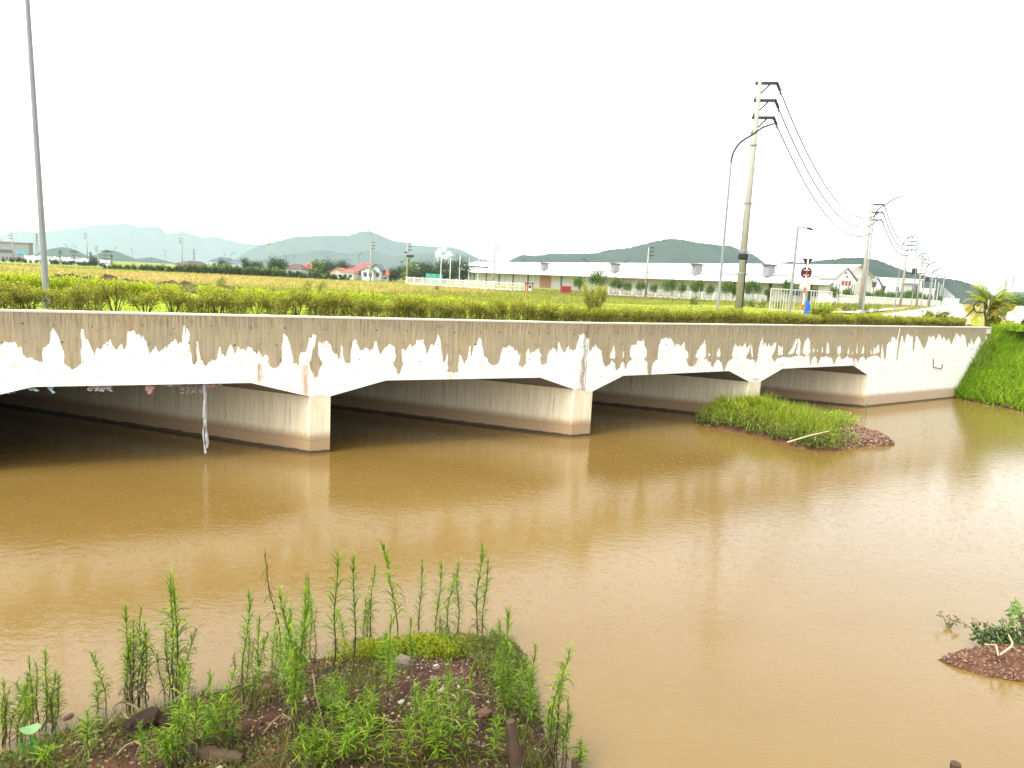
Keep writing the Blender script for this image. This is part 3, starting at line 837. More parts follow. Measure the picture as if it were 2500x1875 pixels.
# larger shrubs standing out of the hedge
p = P2(W(1449, 788, 1)[0] + .75) + nR * .9
shrub('tall_shrub', (*p, 4.3), shrub_mesh(1.25, 1.62, 3800, True, lsize=.055), 'tall loose shrub rising above the hedge by the wall joint', 'shrub')
p = P2(W(2007, 793, 1)[0] + 1.25) + nR * .9
shrub('round_shrub', (*p, 4.3), shrub_mesh(1.1, 1.28, 3800, False, pal_top=[(.36, .42, .02), (.42, .42, .03), (.28, .38, .02)], pal_low=[(.16, .2, .02), (.2, .24, .03)], lsize=.07), 'bright round shrub above the hedge beside the blue sheet', 'shrub')

def tree_meshes(h, cw, ch, nclump, nleaf, lsize, pal, trunk_r=.06, shape='round', link=False):
    tb = MB(); cs, ds, cl = [], [], []
    zc = h - ch / 2
    tb.tube([(0, 0, -.1), (.02 * h * rng.normal() * .3, 0, h * .4), (0, 0, zc)], [trunk_r, trunk_r * .75, trunk_r * .4], 6, cap=False)
    clumps = []
    for k in range(nclump):
        v = rng.normal(size=3); v /= np.linalg.norm(v); v *= rng.uniform(.35, 1) ** .6
        if shape == 'cone':
            t = rng.uniform(0, 1) ** 1.3; g = rng.uniform(0, 6.28); q = cw / 2 * (1 - t) * rng.uniform(.4, 1)
            p = np.array([q * math.cos(g), q * math.sin(g), h - ch + ch * t])
        elif shape == 'tier':
            t = rng.integers(0, 4) / 3.2; g = rng.uniform(0, 6.28); q = cw / 2 * (1 - t * .8) * rng.uniform(.2, 1)
            p = np.array([q * math.cos(g), q * math.sin(g), h - ch + ch * t])
        else:
            p = np.array([v[0] * cw / 2, v[1] * cw / 2, zc + v[2] * ch / 2])
        clumps.append(p)
        if k < 9: tb.tube([(0, 0, h - ch * rng.uniform(.6, 1.0)), p], [trunk_r * .4, trunk_r * .12], 4, cap=False)
    per = nleaf // nclump
    for p in clumps:
        sp = .16 * min(cw, ch) * rng.uniform(.7, 1.3)
        c = p + rng.normal(size=(per, 3)) * sp * (np.array([1.5, 1.5, .25]) if shape == 'tier' else 1)
        cs.append(c); ds.append(rng.normal(size=(per, 3)) + np.array([0, 0, .25]))
        cl.append(pick(pal, per) * rng.uniform(.75, 1.3))
    c = np.concatenate(cs); n = len(c)
    V, F, C = leaf_cloud(c, np.concatenate(ds), rng.uniform(.7, 1.3, n) * lsize, .6, np.clip(np.concatenate(cl), 0, 1))
    return (mesh_np('crown', V, F, M['leaf'], attrs=dict(Col=C), link=False), mesh_np('trunk', tb.v, tb.f, M['bark'], link=False))
def tree(name, loc, ms, label, cat='tree', group=None, sc=1.0, rot=0.0):
    t = empty(name, loc, label, cat, group, rot)
    t.scale = sc if hasattr(sc, '__len__') else (sc, sc, sc)
    obj('crown', ms[0], t); obj('trunk', ms[1], t)
    return t

# ------------------------------------------------------------------ street lamps and poles
def gzf(p): return float(gz(np.array([p[0]]), np.array([p[1]]))[0])
M['pale_galv'] = simple('pale_galvanised_steel', (0.36, 0.365, 0.36), 0.6, 0.1, 2)
def lamp_meshes(H, arm, rise, r0_, r1_, n=8, pm='galv'):
    m = MB(); m.tube([(0, 0, 0), (0, 0, H * .5), (0, 0, H)], [r0_, (r0_ + r1_) / 2, r1_], n)
    m2 = MB()
    pts = [(0, 0, H - .05)]
    for t in np.linspace(0, 1, 9):
        a = t * R(68)
        pts.append((arm * .55 * (1 - math.cos(a)) / .63, 0, H + rise * .72 * math.sin(a) / .927))
    pts.append((arm, 0, H + rise))
    m2.tube(pts, [r1_ * 1.1] * 9 + [r1_ * 1.1, r1_ * 1.0], 6)
    m3 = MB(); d = np.array([.55, 0, .20]); e = np.array(pts[-1])
    a = e - d * .15; b = e + d
    m3.hexa([a + (0, -.09, -.05), b + (0, -.11, -.04), b + (0, .11, -.04), a + (0, .09, -.05)], [a + (0, -.07, .05), b + (0, -.07, .03), b + (0, .07, .03), a + (0, .07, .05)])
    m4 = MB(); m4.box(-.15, .15, -.15, .15, -.05, .02)
    for x, y in ((-.11, -.11), (.11, -.11), (.11, .11), (-.11, .11)): m4.tube([(x, y, .02), (x, y, .06)], .015, 5)
    m4.tube([(0, 0, .03), (0, 0, .35)], [r0_ * 1.5, r0_ * 1.05], 8, cap=False)
    return [mesh_np(nm, q.v, q.f, mt, link=False) for nm, q, mt in (('pole', m, M[pm]), ('arm', m2, M['grey_arm']), ('lamp_head', m3, M['grey_arm']), ('base_plate', m4, M['galv']))]
LM = lamp_meshes(8.45, 1.45, 1.75, .082, .052)
LMf = lamp_meshes(8.4, 1.5, 1.6, .13, .10, 6)
LMp = lamp_meshes(8.4, 1.5, 1.6, .16, .13, 6, 'pale_galv')
def lamp(loc, rz, label, group=None, ms=LM, sc=1.0, lean=(0, 0)):
    t = empty('street_lamp', loc, label, 'street lamp', group, 0)
    t.rotation_euler = (lean[0], lean[1], rz); t.scale = (sc, sc, sc)
    for q in ms: obj(q.name.split('.')[0], q, t)
    return t
p = gx(115, 22.0, 4.3)
lamp(p, math.atan2(.15, -1), 'tall galvanised street lamp beside the left hedge, its top out of the picture', sc=1.12, lean=(0, R(1.3)))
p = gx(1750, 39.5, 4.3)
lamp(p, math.atan2(-.25, 1), 'grey curved street lamp just left of the thick concrete power pole', 'street lamps along the road')
for k in range(26):
    t = 30.5 * k
    p = np.array([31.0, 64.0]) + np.array([.527, .85]) * t * (1 if k < 1 else 1.19)
    tip = 'curved street lamp overlapping the second power pole' if k == 0 else \
          'curved street lamp, %s beyond the second power pole along the straight road' % ORD[k - 1] if k < 12 else \
          'distant street lamp in the closing row along the straight road'
    lamp((*p, gzf(p)), math.atan2(ROAD_N[1], ROAD_N[0]), tip, 'street lamps along the road', LM if k < 3 else LMf if k < 5 else LMp)
far = [(8, 590, 637, -1), (165, 598, 640, -1), (187, 603, 641, -1), (325, 603, 640, -1), (281, 603, 638, 1), (405, 609, 646, -1), (551, 615, 654, -1), (565, 614, 655, 1), (700, 621, 662, -1), (717, 620, 663, 1),
       (854, 627, 668, -1), (874, 627, 685, 1), (1017, 634, 676, -1), (1269, 639, 706, 1), (1431, 645, 722, -1), (1517, 644, 722, 1), (1690, 650, 728, -1)]
names = ['in front of the grey cladded building', 'in front of the left pagoda tree', 'beside the pagoda tree by the white wall', 'above the left end of the dark hedge',
 'left of the tall conifer', 'above the dark hedge left of the brown-roofed house', 'in front of the grey-roofed house, its arm to the left', 'by the grey-roofed house, its arm to the right',
 'left of the brown hip roof', 'right of the brown hip roof', 'behind the orange roofs', 'in front of the big red-roofed house', 'left of the round dark tree', 'near the left end of the warehouse',
 'above the bushy tree before the warehouse', 'between two roof vents of the warehouse', 'before the warehouse, left of the tall street lamp']
for (x, yt, yb, s), nm in zip(far, names):
    Y = min(FOC * 9.6 / (yb - yt), 420); p = gx(x, Y, 3.4); z = gzf(p)
    lamp((p[0], p[1], z), 0 if s > 0 else math.pi, 'far thin street lamp ' + nm, 'thin street lamps across the field', LMf, 1.0)

def power_pole(loc, H, label, rz, r0_, r1_, arms=((0, .28), (.95, .28), (1.9, .28)), alen=1.1, insul=True, big=False, group='concrete power poles', lean=(0, 0)):
    t = empty('power_pole', loc, label, 'power pole', group, 0)
    t.rotation_euler = (lean[0], lean[1], rz)
    n = 10 if big else 6
    MB().tube([(0, 0, -.2), (0, 0, H * .5), (0, 0, H)], [r0_, (r0_ + r1_) / 2, r1_], n).build('pole', M['pole_conc'], t, smooth=True)
    ends = []
    for d, _ in arms:
        z = H - .12 - d; w = .075 if big else .09
        m = MB(); m.box(-.25, alen, -w, w, z - w, z + w)
        m.tube([(r1_, 0, z - .55), (alen * .62, 0, z - .04)], .045 if big else .05, 4)
        m.tube([(-.2, 0, z - .9), (.1, 0, z - .06)], .035, 4)
        m.build('cross_arm', M['dark_iron'], t)
        m2 = MB(); e = np.array([alen - .02, 0, z + .05])
        q = e + np.array([.28, .32, -.42])
        if insul:
            for k in range(5):
                c = e + (q - e) * (k / 5); c2 = e + (q - e) * ((k + .55) / 5)
                m2.tube([c, c2], [.11 if big else .10, .08], 6)
            m2.tube([q, q + np.array([.02, .05, -.25]), q + np.array([-.1, 0, -.42]), q + np.array([-.16, .03, -.2]), q], .026, 4, cap=False)
        m2.build('insulator', M['dark_iron'], t)
        ends.append(q)
    if big:
        for z in (H - 3.6, H - 6.9, H - 9.7, 2.6):
            rr_ = r0_ + (r1_ - r0_) * z / H
            m = MB(); m.tube([(0, 0, z), (0, 0, z + .09)], rr_ + .03, 12); m.box(-rr_ - .18, rr_ + .18, -.03, .03, z + .02, z + .08)
            m.build('steel_band', M['galv'], t)
        z = H - 9.95; rr_ = r0_ + (r1_ - r0_) * z / H
        MB().tube([(0, 0, z - .18), (0, 0, z - .1), (0, 0, z + .1), (0, 0, z + .16)], [rr_ + .03, rr_ + .09, rr_ + .09, rr_ + .03], 12).build('black_wrap', M['rubber'], t)
        MB().tube([(rr_ * .85, -rr_ * .4, z), (rr_ * 1.05, -rr_ * .45, z * .6), (rr_ * 1.15, -rr_ * .5, 0)], [.05, .045, .03], 6).build('cable_run', M['rubber'], t)
        MB().tube([(-rr_ * .7, -.1, 1.5), (-.24, -.1, H * .6), (-.19, 0, H - 1)], .012, 4).build('earth_wire', M['wire'], t)
    return t, ends
def world_pt(t, q):
    return np.array(Matrix.LocRotScale(t.location, t.rotation_euler, None) @ Vector(q))
def wire(a, b, sag, label, group, r_=.038, n=26):
    pts = [a + (b - a) * f - np.array([0, 0, sag * 4 * f * (1 - f)]) for f in np.linspace(0, 1, n)]
    o = MB().tube(pts, list(np.linspace(r_, r_ * 1.75, n)), 4).build('power_line', M['wire'])
    return props(o, label, 'wire', group)
az = math.atan2(ROAD_N[1], ROAD_N[0])
P1 = gx(1800, 43.0, 4.3)
H1 = hz(P1[0], P1[1], 198) - P1[2]
t1, e1 = power_pole(P1, H1, 'thick tall concrete power pole with three arms and a black wrap, nearest the bridge', az + .35, .225, .125, big=True, alen=.95)
t2, e2 = power_pole((*gx(2099, 92.0, 4.3)[:2], 4.3), hz(*gx(2099, 92, 4.3)[:2], 497) - 4.3, 'second concrete power pole with wires from the thick pole', az, .26, .15, alen=1.2)
poles = [(2197, 138, 577), (2237, 185, 618), (2268, 226, 641), (2296, 278, 659)]
tt = [t2]; ee = [e2]
for k, (x, Y, yt) in enumerate(poles):
    p = gx(x, Y, 4.3)
    t, e = power_pole((p[0], p[1], gzf(p)), hz(p[0], p[1], yt) - gzf(p), 'concrete power pole with stacked arms, %s along the straight road' % ORD[k + 2], az, .25, .15, alen=1.3, arms=((0, 0), (.8, 0), (1.6, 0), (2.4, 0)))
    if k == 0 or k == 1:
        m = MB(); m.box(-.2, 3.4, -.08, .08, 6.6, 6.75); m.box(1.2, 2.1, -.35, .35, 6.75, 7.6); m.tube([(0, 0, 5.6), (1.6, 0, 6.6)], .05, 4)
        m.tube([(.1, 0, 6.8), (.5, 0, 7.9), (1.3, 0, 8.3), (1.6, 0, 7.6)], .05, 4); m.tube([(2.1, 0, 7.4), (3.0, 0, 7.3), (3.3, 0, 6.75)], .05, 4)
        m.build('switch_gear', M['dark_iron'], t)
    tt.append(t); ee.append(e)
wn = ['top', 'middle', 'lowest']
for j in range(3):
    wire(world_pt(t1, e1[j]), world_pt(t2, e2[j]) , 3.6, '%s sagging wire between the thick pole and the second power pole' % wn[j], 'power wires')
    wire(world_pt(t2, e2[j]), world_pt(tt[1], ee[1][j]), 2.6, '%s sagging wire from the second power pole onwards' % wn[j], 'power wires', .062)
    wire(world_pt(tt[1], ee[1][j]), world_pt(tt[2], ee[2][j]), 2.2, '%s sagging wire beyond the third power pole' % wn[j], 'power wires', .062)
fp = [(33, 568, 650, 'before the grey cladded building'), (214, 570, 637, 'left of the slim poplar tree'), (239, 601, 640, 'short, right of the slim poplar tree'), (445, 581, 651, 'behind the dark hedge above the brown-roofed house'), (660, 584, 659, 'right of the grey-roofed house'),
      (904, 591, 687, 'by the big red-roofed house'), (993, 593, 692, 'at the left end of the white fence'), (1204, 600, 704, 'before the left end of the warehouse'), (1575, 603, 724, 'before the middle of the warehouse')]
for x, yt, yb, nm in fp:
    Y = min(FOC * 12.0 / (yb - yt), 330); p = gx(x, Y, 3.4); z = gzf(p)
    t, e = power_pole((p[0], p[1], z), hz(p[0], p[1], yt) - z, 'far concrete power pole ' + nm, math.pi if x < 700 else 0, .26, .19, alen=1.3, insul=False, group='far power poles across the field', arms=((0, 0), (.9, 0), (1.8, 0)))
    if x == 993:
        m = MB(); m.box(-.2, 1.8, -.3, .3, 7.6, 8.3); m.box(-.9, -.1, -.3, .3, 8.8, 9.2); m.build('switch_gear', M['dark_iron'], t)
# transmission towers
def tower(x, Y, yt, label):
    p = gx(x, Y, 3.0); z = gzf(p) if Y < 1500 else 1.0; H = hz(p[0], p[1], yt) - z
    t = empty('transmission_tower', (p[0], p[1], z), label, 'pylon', 'lattice pylons')
    w0, w1 = H * .085, H * .018; th_ = max(.05, Y * .00022)
    m = MB()
    def c(f, k): 
        w = w0 + (w1 - w0) * min(f / .75, 1); s = ((-1, -1), (1, -1), (1, 1), (-1, 1))[k % 4]
        return np.array([s[0] * w, s[1] * w, H * f])
    lv = [0, .16, .3, .42, .53, .63, .72, .8, .87, .94, 1]
    for k in range(4):
        for a, b in zip(lv, lv[1:]):
            m.tube([c(a, k), c(b, k)], th_, 4, cap=False); m.tube([c(a, k), c(b, k + 1)], th_ * .6, 3, cap=False); m.tube([c(b, k), c(b, k + 1)], th_ * .6, 3, cap=False)
    m.build('lattice', M['galv'], t)
    for f in (.72, .85, .97):
        a = MB(); L = H * .13
        a.tube([(-L, 0, H * f), (0, 0, H * (f + .018)), (L, 0, H * f)], th_ * .8, 4); a.tube([(-L, 0, H * f), (L, 0, H * f)], th_ * .8, 4)
        for s_ in (-1, 1): a.tube([(s_ * L, 0, H * f), (s_ * L, 0, H * f - H * .035)], th_ * .8, 4)
        a.build('cross_arm', M['galv'], t)
tower(92, 700, 570, 'grey lattice pylon right of the grey cladded building')
tower(474, 800, 608, 'small far lattice pylon above the dark hedge')
tower(2488, 420, 645, 'tall pale lattice pylon at the right edge')
tower(2464, 600, 671, 'smaller lattice pylon behind the palm, left of the tall one')
tower(2447, 800, 680, 'faintest lattice pylon, just right of the palm')

# ------------------------------------------------------------------ signs, camera pole, gate, blue sheet
p = gx(1926, 57, 4.3); Hc = hz(p[0], p[1], 552) - 4.3
t = empty('camera_pole', p, 'straight steel pole with a surveillance camera on a short arm', 'camera pole')
MB().tube([(0, 0, 0), (0, 0, Hc)], [.13, .085], 8).build('pole', M['galv'], t)
MB().box(.0, 1.05, -.035, .035, Hc - .12, Hc - .04).tube([(.05, 0, Hc - .7), (.5, 0, Hc - .1)], .03, 5).build('arm', M['galv'], t)
MB().hexa([(.7, -.06, Hc - .2), (1.15, -.06, Hc - .28), (1.15, .06, Hc - .28), (.7, .06, Hc - .2)], [(.7, -.06, Hc - .08), (1.2, -.06, Hc - .16), (1.2, .06, Hc - .16), (.7, .06, Hc - .08)]).build('camera_housing', M['dark_iron'], t)
p = gx(1958, 53, 4.3)
t = empty('road_sign', p, 'back of a road sign stack: triangle, round disc and square board on a red-white post', 'road sign')
zs = [hz(p[0], p[1], y) - 4.3 for y in (631, 648, 653, 678, 683, 707)]
Hp = zs[0] + .02
bands = np.linspace(0, Hp, 11)
for k, (a, b) in enumerate(zip(bands, bands[1:])):
    MB().tube([(0, 0, a), (0, 0, b)], .055, 8, cap=False).build('post_band', M['red_paint'] if k % 3 == 1 else M['white'], t)
def plate(name, outline, y0, y1, mat):
    n = len(outline); v = [(x, y0, z) for x, z in outline] + [(x, y1, z) for x, z in outline]
    f = [tuple(range(n)), tuple(range(2 * n - 1, n - 1, -1))] + [(i, i + n, (i + 1) % n + n, (i + 1) % n) for i in range(n)]
    return mesh_np(name, v, f, mat, t)
zt = zs[0]
plate('triangle_plate', [(-.40, zt), (.40, zt), (0, zt - .66)], .06, .08, M['signback'])
zc = (zs[2] + zs[3]) / 2
plate('round_plate', [(.42 * math.cos(g), zc + .42 * math.sin(g)) for g in np.linspace(0, 2 * math.pi, 29)[:-1]], .06, .08, M['signback'])
MB().box(-.2, .2, .03, .058, zc + .15, zc + .21).box(-.2, .2, .03, .058, zc - .21, zc - .15).build('clamp', M['white'], t)
plate('square_board', [(-.40, zs[4]), (.40, zs[4]), (.40, zs[5]), (-.40, zs[5])], .06, .08, M['cream'])
MB().box(-.42, .42, .055, .085, zs[4], zs[4] + .03).box(-.42, .42, .055, .085, zs[5] - .03, zs[5]).box(-.43, -.40, .055, .085, zs[5], zs[4]).box(.40, .43, .055, .085, zs[5], zs[4]).build('board_frame', M['signback'], t)
for q in (zs[4] - .18, zs[5] + .18): MB().box(-.28, .28, .03, .058, q - .025, q + .025).build('clamp', M['white'], t)
# blue sheet behind the sign
p = gx(1967, 51.5, 4.3)
V, F = [], []
nx, ny = 12, 14
for j in range(ny):
    for i in range(nx):
        f, g = j / (ny - 1), i / (nx - 1) * 2 * math.pi
        rr_ = .12 + .36 * f ** .7 + .06 * math.sin(g * 3 + f * 5)
        V.append((rr_ * math.cos(g) + .18 * f, rr_ * .7 * math.sin(g), 1.25 * (1 - f) + .04 * math.sin(g * 2 + 3 * f)))
for j in range(ny - 1):
    for i in range(nx): F.append((j*nx+i, j*nx+(i+1) % nx, (j+1)*nx+(i+1) % nx, (j+1)*nx+i))
F.append(tuple(range(nx)))
o = mesh_np('plastic_sheet', V, F, M['blue_sheet'], smooth=True); o.location = p; o.scale = (.62, .62, .95)
props(o, 'crumpled bright blue plastic sheet draped beside the road sign post', 'plastic sheet')
# white gate of upright bars
pa, pb = gx(1877, 62, 4.3), gx(2026, 64, 4.3)
t = empty('bar_gate', pa, 'pale frame gate of thin upright bars behind the camera pole', 'gate', rotz=math.atan2(pb[1] - pa[1], pb[0] - pa[0]))
L = np.linalg.norm(pb - pa)
MB().box(0, L, -.03, .03, 1.92, 2.0).box(0, L, -.03, .03, .1, .17).box(0, .07, -.03, .03, 0, 1.92).box(L - .07, L, -.03, .03, 0, 1.92).build('frame', M['cream'], t)
bm = mesh_np('bar', *(lambda m: (m.v, m.f))(MB().box(-.018, .018, -.018, .018, .17, 1.92)), M['cream'], link=False)
for k in range(22):
    x = .25 + k * (L - .5) / 21
    if 8 < k < 14: continue
    obj('bar', bm, t, (x, 0, 0))

# ------------------------------------------------------------------ warehouse and the gabled halls
WO = np.array([84.5, 189.0]); wu = np.array([-.503, .864]); wv = np.array([.864, .503]); WL = 239.0; WZ = 3.3
def wp(a, b, z): 
    c = WO + wu * a + wv * b; return (c[0], c[1], z)
wh = empty('warehouse', (*WO, WZ), 'very long low white warehouse with pale roof and canopy across the field', 'warehouse')
def wq(name, quads, mat, par=None):
    o = mesh_np(name, [q for qd_ in quads for q in qd_], [tuple(range(4 * k, 4 * k + 4)) for k in range(len(quads))], mat, par or wh)
    o.location = (-WO[0], -WO[1], -WZ) if par is None else (0, 0, 0); return o
ZE, ZR_, ZC = 11.2, 14.6, 9.1
wq('wall', [[wp(0, 0, WZ), wp(WL, 0, WZ), wp(WL, 0, ZE), wp(0, 0, ZE)], [wp(WL, 0, WZ), wp(WL, 14, WZ), wp(WL, 14, ZE), wp(WL, 0, ZE)], [wp(0, 14, WZ), wp(0, 0, WZ), wp(0, 0, ZE), wp(0, 14, ZE)]], M['cream'])
wq('roof', [[wp(-1, -.3, ZE), wp(WL + 1, -.3, ZE), wp(WL - 12, 7, ZR_), wp(-1, 7, ZR_)], [wp(-1, 7, ZR_), wp(WL - 12, 7, ZR_), wp(WL + 1, 14.3, ZE), wp(-1, 14.3, ZE)], [wp(WL + 1, -.3, ZE), wp(WL + 1, 14.3, ZE), wp(WL - 12, 7, ZR_), wp(WL - 12, 7.01, ZR_)]], M['white'])
wq('canopy', [[wp(-1, -5, ZC), wp(WL + 4, -5, ZC), wp(WL + 4, -.05, ZE - .35), wp(-1, -.05, ZE - .35)], [wp(-1, -5, ZC - .35), wp(WL + 4, -5, ZC - .35), wp(WL + 4, -5, ZC), wp(-1, -5, ZC)]], M['white'])
wq('gable_wall', [[wp(0, 14, ZE), wp(0, 0, ZE), wp(0, 6.99, ZR_ - .1), wp(0, 7.01, ZR_ - .1)]], M['white'])
wq('gutter', [[wp(-1, -.4, ZE - .3), wp(WL + 1, -.4, ZE - .3), wp(WL + 1, -.4, ZE), wp(-1, -.4, ZE)]], M['greywall'])
for k in range(17):
    a = 8 + k * 13.6; b = a + 1.1
    wq('louvre_column', [[wp(a, -.12, WZ), wp(b, -.12, WZ), wp(b, -.12, ZC - .4), wp(a, -.12, ZC - .4)]], M['darkcol'])
    m = MB().tube([wp(a + .5, -4.7, WZ), wp(a + .5, -4.7, ZC - .3)], .12, 5).tube([wp(a + .5, -4.6, ZC + .1), wp(a + .5, -1.0, ZE + .9)], .09, 4)
    o = m.build('canopy_post', M['galv'], wh); o.location = (-WO[0], -WO[1], -WZ)
for k in range(5):
    a = 20 + k * 44
    wq('roof_joint', [[wp(a, 7, ZR_ + .05), wp(a + .25, 7, ZR_ + .05), wp(a - 8.75, -.2, ZE + .07), wp(a - 9, -.2, ZE + .07)]], M['greywall'])
def along(px):            # facade parameter seen at frame column px
    lo, hi = 0.0, WL
    for _ in range(50):
        m_ = (lo + hi) / 2
        if proj(wp(m_, 0, 8))[0] > px: lo = m_
        else: hi = m_
    return lo
for px in (1332, 1504, 1703, 1878):
    a = along(px) ; c = np.array(wp(a, -1.0, 0))
    m = MB(); e = [wp(a - 1.0, -2.2, ZE - .6), wp(a + 1.0, -2.2, ZE - .6), wp(a + 1.0, .6, ZE - .6), wp(a - 1.0, .6, ZE - .6)]
    m.hexa(e, [(x, y, ZE + 2.4) for x, y, z in e])
    o = m.build('roof_vent', M['greywall'], wh); o.location = (-WO[0], -WO[1], -WZ)
    m = MB(); e = [wp(a - 1.3, -2.5, ZE + 2.4), wp(a + 1.3, -2.5, ZE + 2.4), wp(a + 1.3, .9, ZE + 2.4), wp(a - 1.3, .9, ZE + 2.4)]
    m.hexa(e, [(x, y, ZE + 2.9) for x, y, z in e])
    o = m.build('vent_cap', M['darkcol'], wh); o.location = (-WO[0], -WO[1], -WZ)
a0, a1 = along(1346), along(1319)
wq('shutter_door', [[wp(a0, -.15, WZ), wp(a1, -.15, WZ), wp(a1, -.15, WZ + 5.6), wp(a0, -.15, WZ + 5.6)]], M['orange_door'])
for px, w_ in ((1955, 3.0), (2005, 3.4)):
    a = along(px); wq('window', [[wp(a, -.14, 5.6), wp(a + w_, -.14, 5.6), wp(a + w_, -.14, 7.6), wp(a, -.14, 7.6)]], M['glass'])

def hall(name, px0, px1, Y, ypk, yev, label, dep=40, slats=True, rz=.0, doors=False, group=None):
    a, b = gx(px0, Y, WZ), gx(px1, Y + 2, WZ)
    z0 = 3.2
    t = empty(name, (a[0], a[1], z0), label, 'building', group, math.atan2(b[1] - a[1], b[0] - a[0]))
    w = np.linalg.norm((b - a)[:2]); ze = hz(a[0], a[1], yev) - z0; zp = hz((a[0] + b[0]) / 2, Y, ypk) - z0
    m = MB(); m.add([(0, 0, 0), (w, 0, 0), (w, 0, ze), (w / 2, 0, zp), (0, 0, ze), (0, dep, 0), (w, dep, 0), (w, dep, ze), (w / 2, dep, zp), (0, dep, ze)],
        [(0, 1, 2, 3, 4), (9, 8, 7, 6, 5), (0, 4, 9, 5), (1, 6, 7, 2)])
    m.build('wall', M['white'], t)
    m = MB(); o_ = .35
    m.hexa([(-o_, -o_, ze - .1), (w / 2, -o_, zp + .02), (w / 2, dep, zp + .02), (-o_, dep, ze - .1)], [(-o_, -o_, ze + .2), (w / 2, -o_, zp + .35), (w / 2, dep, zp + .35), (-o_, dep, ze + .2)])
    m.hexa([(w / 2, -o_, zp + .02), (w + o_, -o_, ze - .1), (w + o_, dep, ze - .1), (w / 2, dep, zp + .02)], [(w / 2, -o_, zp + .35), (w + o_, -o_, ze + .2), (w + o_, dep, ze + .2), (w / 2, dep, zp + .35)])
    m.build('roof', M['greywall'], t)
    if doors:
        for k in range(3):
            x = w * (.30 + k * .17); MB().box(x, x + w * .12, -.1, .02, ze * .80, ze * .97).build('awning', M['orange_roof'], t)
        for x in (.05, .2, .85, .95): MB().box(w * x - .1, w * x + .1, -.06, .02, ze * .35, ze * .85).build('slot_window', M['glass'], t)
        MB().box(w * .42, w * .5, -.06, .02, zp * .86, zp * .90).build('vent_window', M['darkcol'], t); MB().box(w * .5, w * .58, -.06, .02, zp * .76, zp * .81).build('vent_window', M['darkcol'], t)
        MB().box(w * .15, w * .42, -.12, .02, ze * .3, ze * .42).build('sign_band', M['orange_roof'], t)
    elif slats:
        for k in range(5):
            x = w * (.12 + .19 * k); MB().box(x, x + .22, -.06, .02, .6, ze * .95).build('slot_window', M['greywall'], t)
        MB().tube([(w + .3, -.3, ze - 1.2), (w + .3, -.3, ze + .5)], [.5, .8], 6).build('rain_hopper', M['darkcol'], t)
        MB().tube([(w + .3, -.3, 0), (w + .3, -.3, ze - 1.2)], .2, 5).build('downpipe', M['galv'], t)
    return t
hall('gabled_hall', 2033, 2082, 186, 655, 682, 'tall white gabled hall front with orange awnings at the warehouse end', dep=6, doors=True)
hall('gabled_hall', 2086, 2124, 232, 665, 690, 'white slatted gabled hall next to the orange-awning front, half behind the second power pole', group='slatted gabled halls')
hall('gabled_hall', 2119, 2148, 246, 678, 700, 'middle white slatted gabled hall, right of the second power pole', group='slatted gabled halls')
hall('gabled_hall', 2149, 2175, 262, 681, 703, 'rightmost white slatted gabled hall beside the office block', group='slatted gabled halls')
def block(name, px0, px1, Y, yt, mat, label, dep=18, zb=3.2, cat='building', rz=0):
    a, b = gx(px0, Y, zb), gx(px1, Y, zb)
    t = empty(name, (a[0], a[1], zb), label, cat)
    w = b[0] - a[0]; h = hz(a[0], Y, yt) - zb
    MB().box(0, w, 0, dep, 0, h).build('wall', mat, t)
    MB().box(-.25, w + .25, -.25, dep + .25, h, h + .35).build('parapet', M['white'] if mat is not M['greywall'] else M['greywall'], t)
    return t, w, h
block('back_hall', 2070, 2190, 330, 675, M['white'], 'long flat white hall rising behind the gabled halls', 60)
t, w, h = block('office_block', 2176, 2243, 255, 681, M['white'], 'white two storey office block with dark windows by the straight road')
for x0, x1, z0, z1 in ((.08, .2, .58, .72), (.03, .2, .22, .38), (.68, .85, .48, .8), (.3, .36, .55, .7), (.45, .6, .2, .4)):
    o = MB().box(w * x0, w * x1, -.12, .02, h * z0, h * z1).build('window', M['glass'], t)
    MB().box(w * (x0 + x1) / 2 - .08, w * (x0 + x1) / 2 + .08, -.18, -.13, h * z0, h * z1).build('mullion', M['white'], o)
MB().box(w * .25, w * .85, -1.2, .0, h * .43, h * .46).box(w * .25, w * .85, -1.2, 0, h * .84, h * .88).build('ledge', M['greywall'], t)
t, w, h = block('office_annex', 2241, 2276, 300, 705, M['white'], 'low white building at the far end of the halls')
for k in range(4): MB().box(w * (.1 + .22 * k), w * (.22 + .22 * k), -.1, .02, h * .5, h * .75).build('window', M['glass'], t)
block('road_end_buildings', 2290, 2340, 520, 728, M['white'], 'tiny white buildings at the vanishing end of the road')
# grey building far left
t, w, h = block('clad_building', -60, 72, 290, 588, M['greywall'], 'big grey cladded flat-roofed building at the left edge', 2.5)
W_ = w
MB().box(W_ * .45, W_ * .69, -.12, .02, h * .46, h * .62).build('window_band', M['glass'], t)
for k in range(4): 
    o = MB().box(W_ * (.76 + k * .055), W_ * (.76 + k * .055 + .05), -.12, .02, h * .42, h * .62).build('window', M['tealglass'], t)
for k in range(5): MB().box(W_ * (.5 + .07 * k), W_ * (.53 + .07 * k), -.12, .02, h * .08, h * .25).build('window', M['glass'], t)
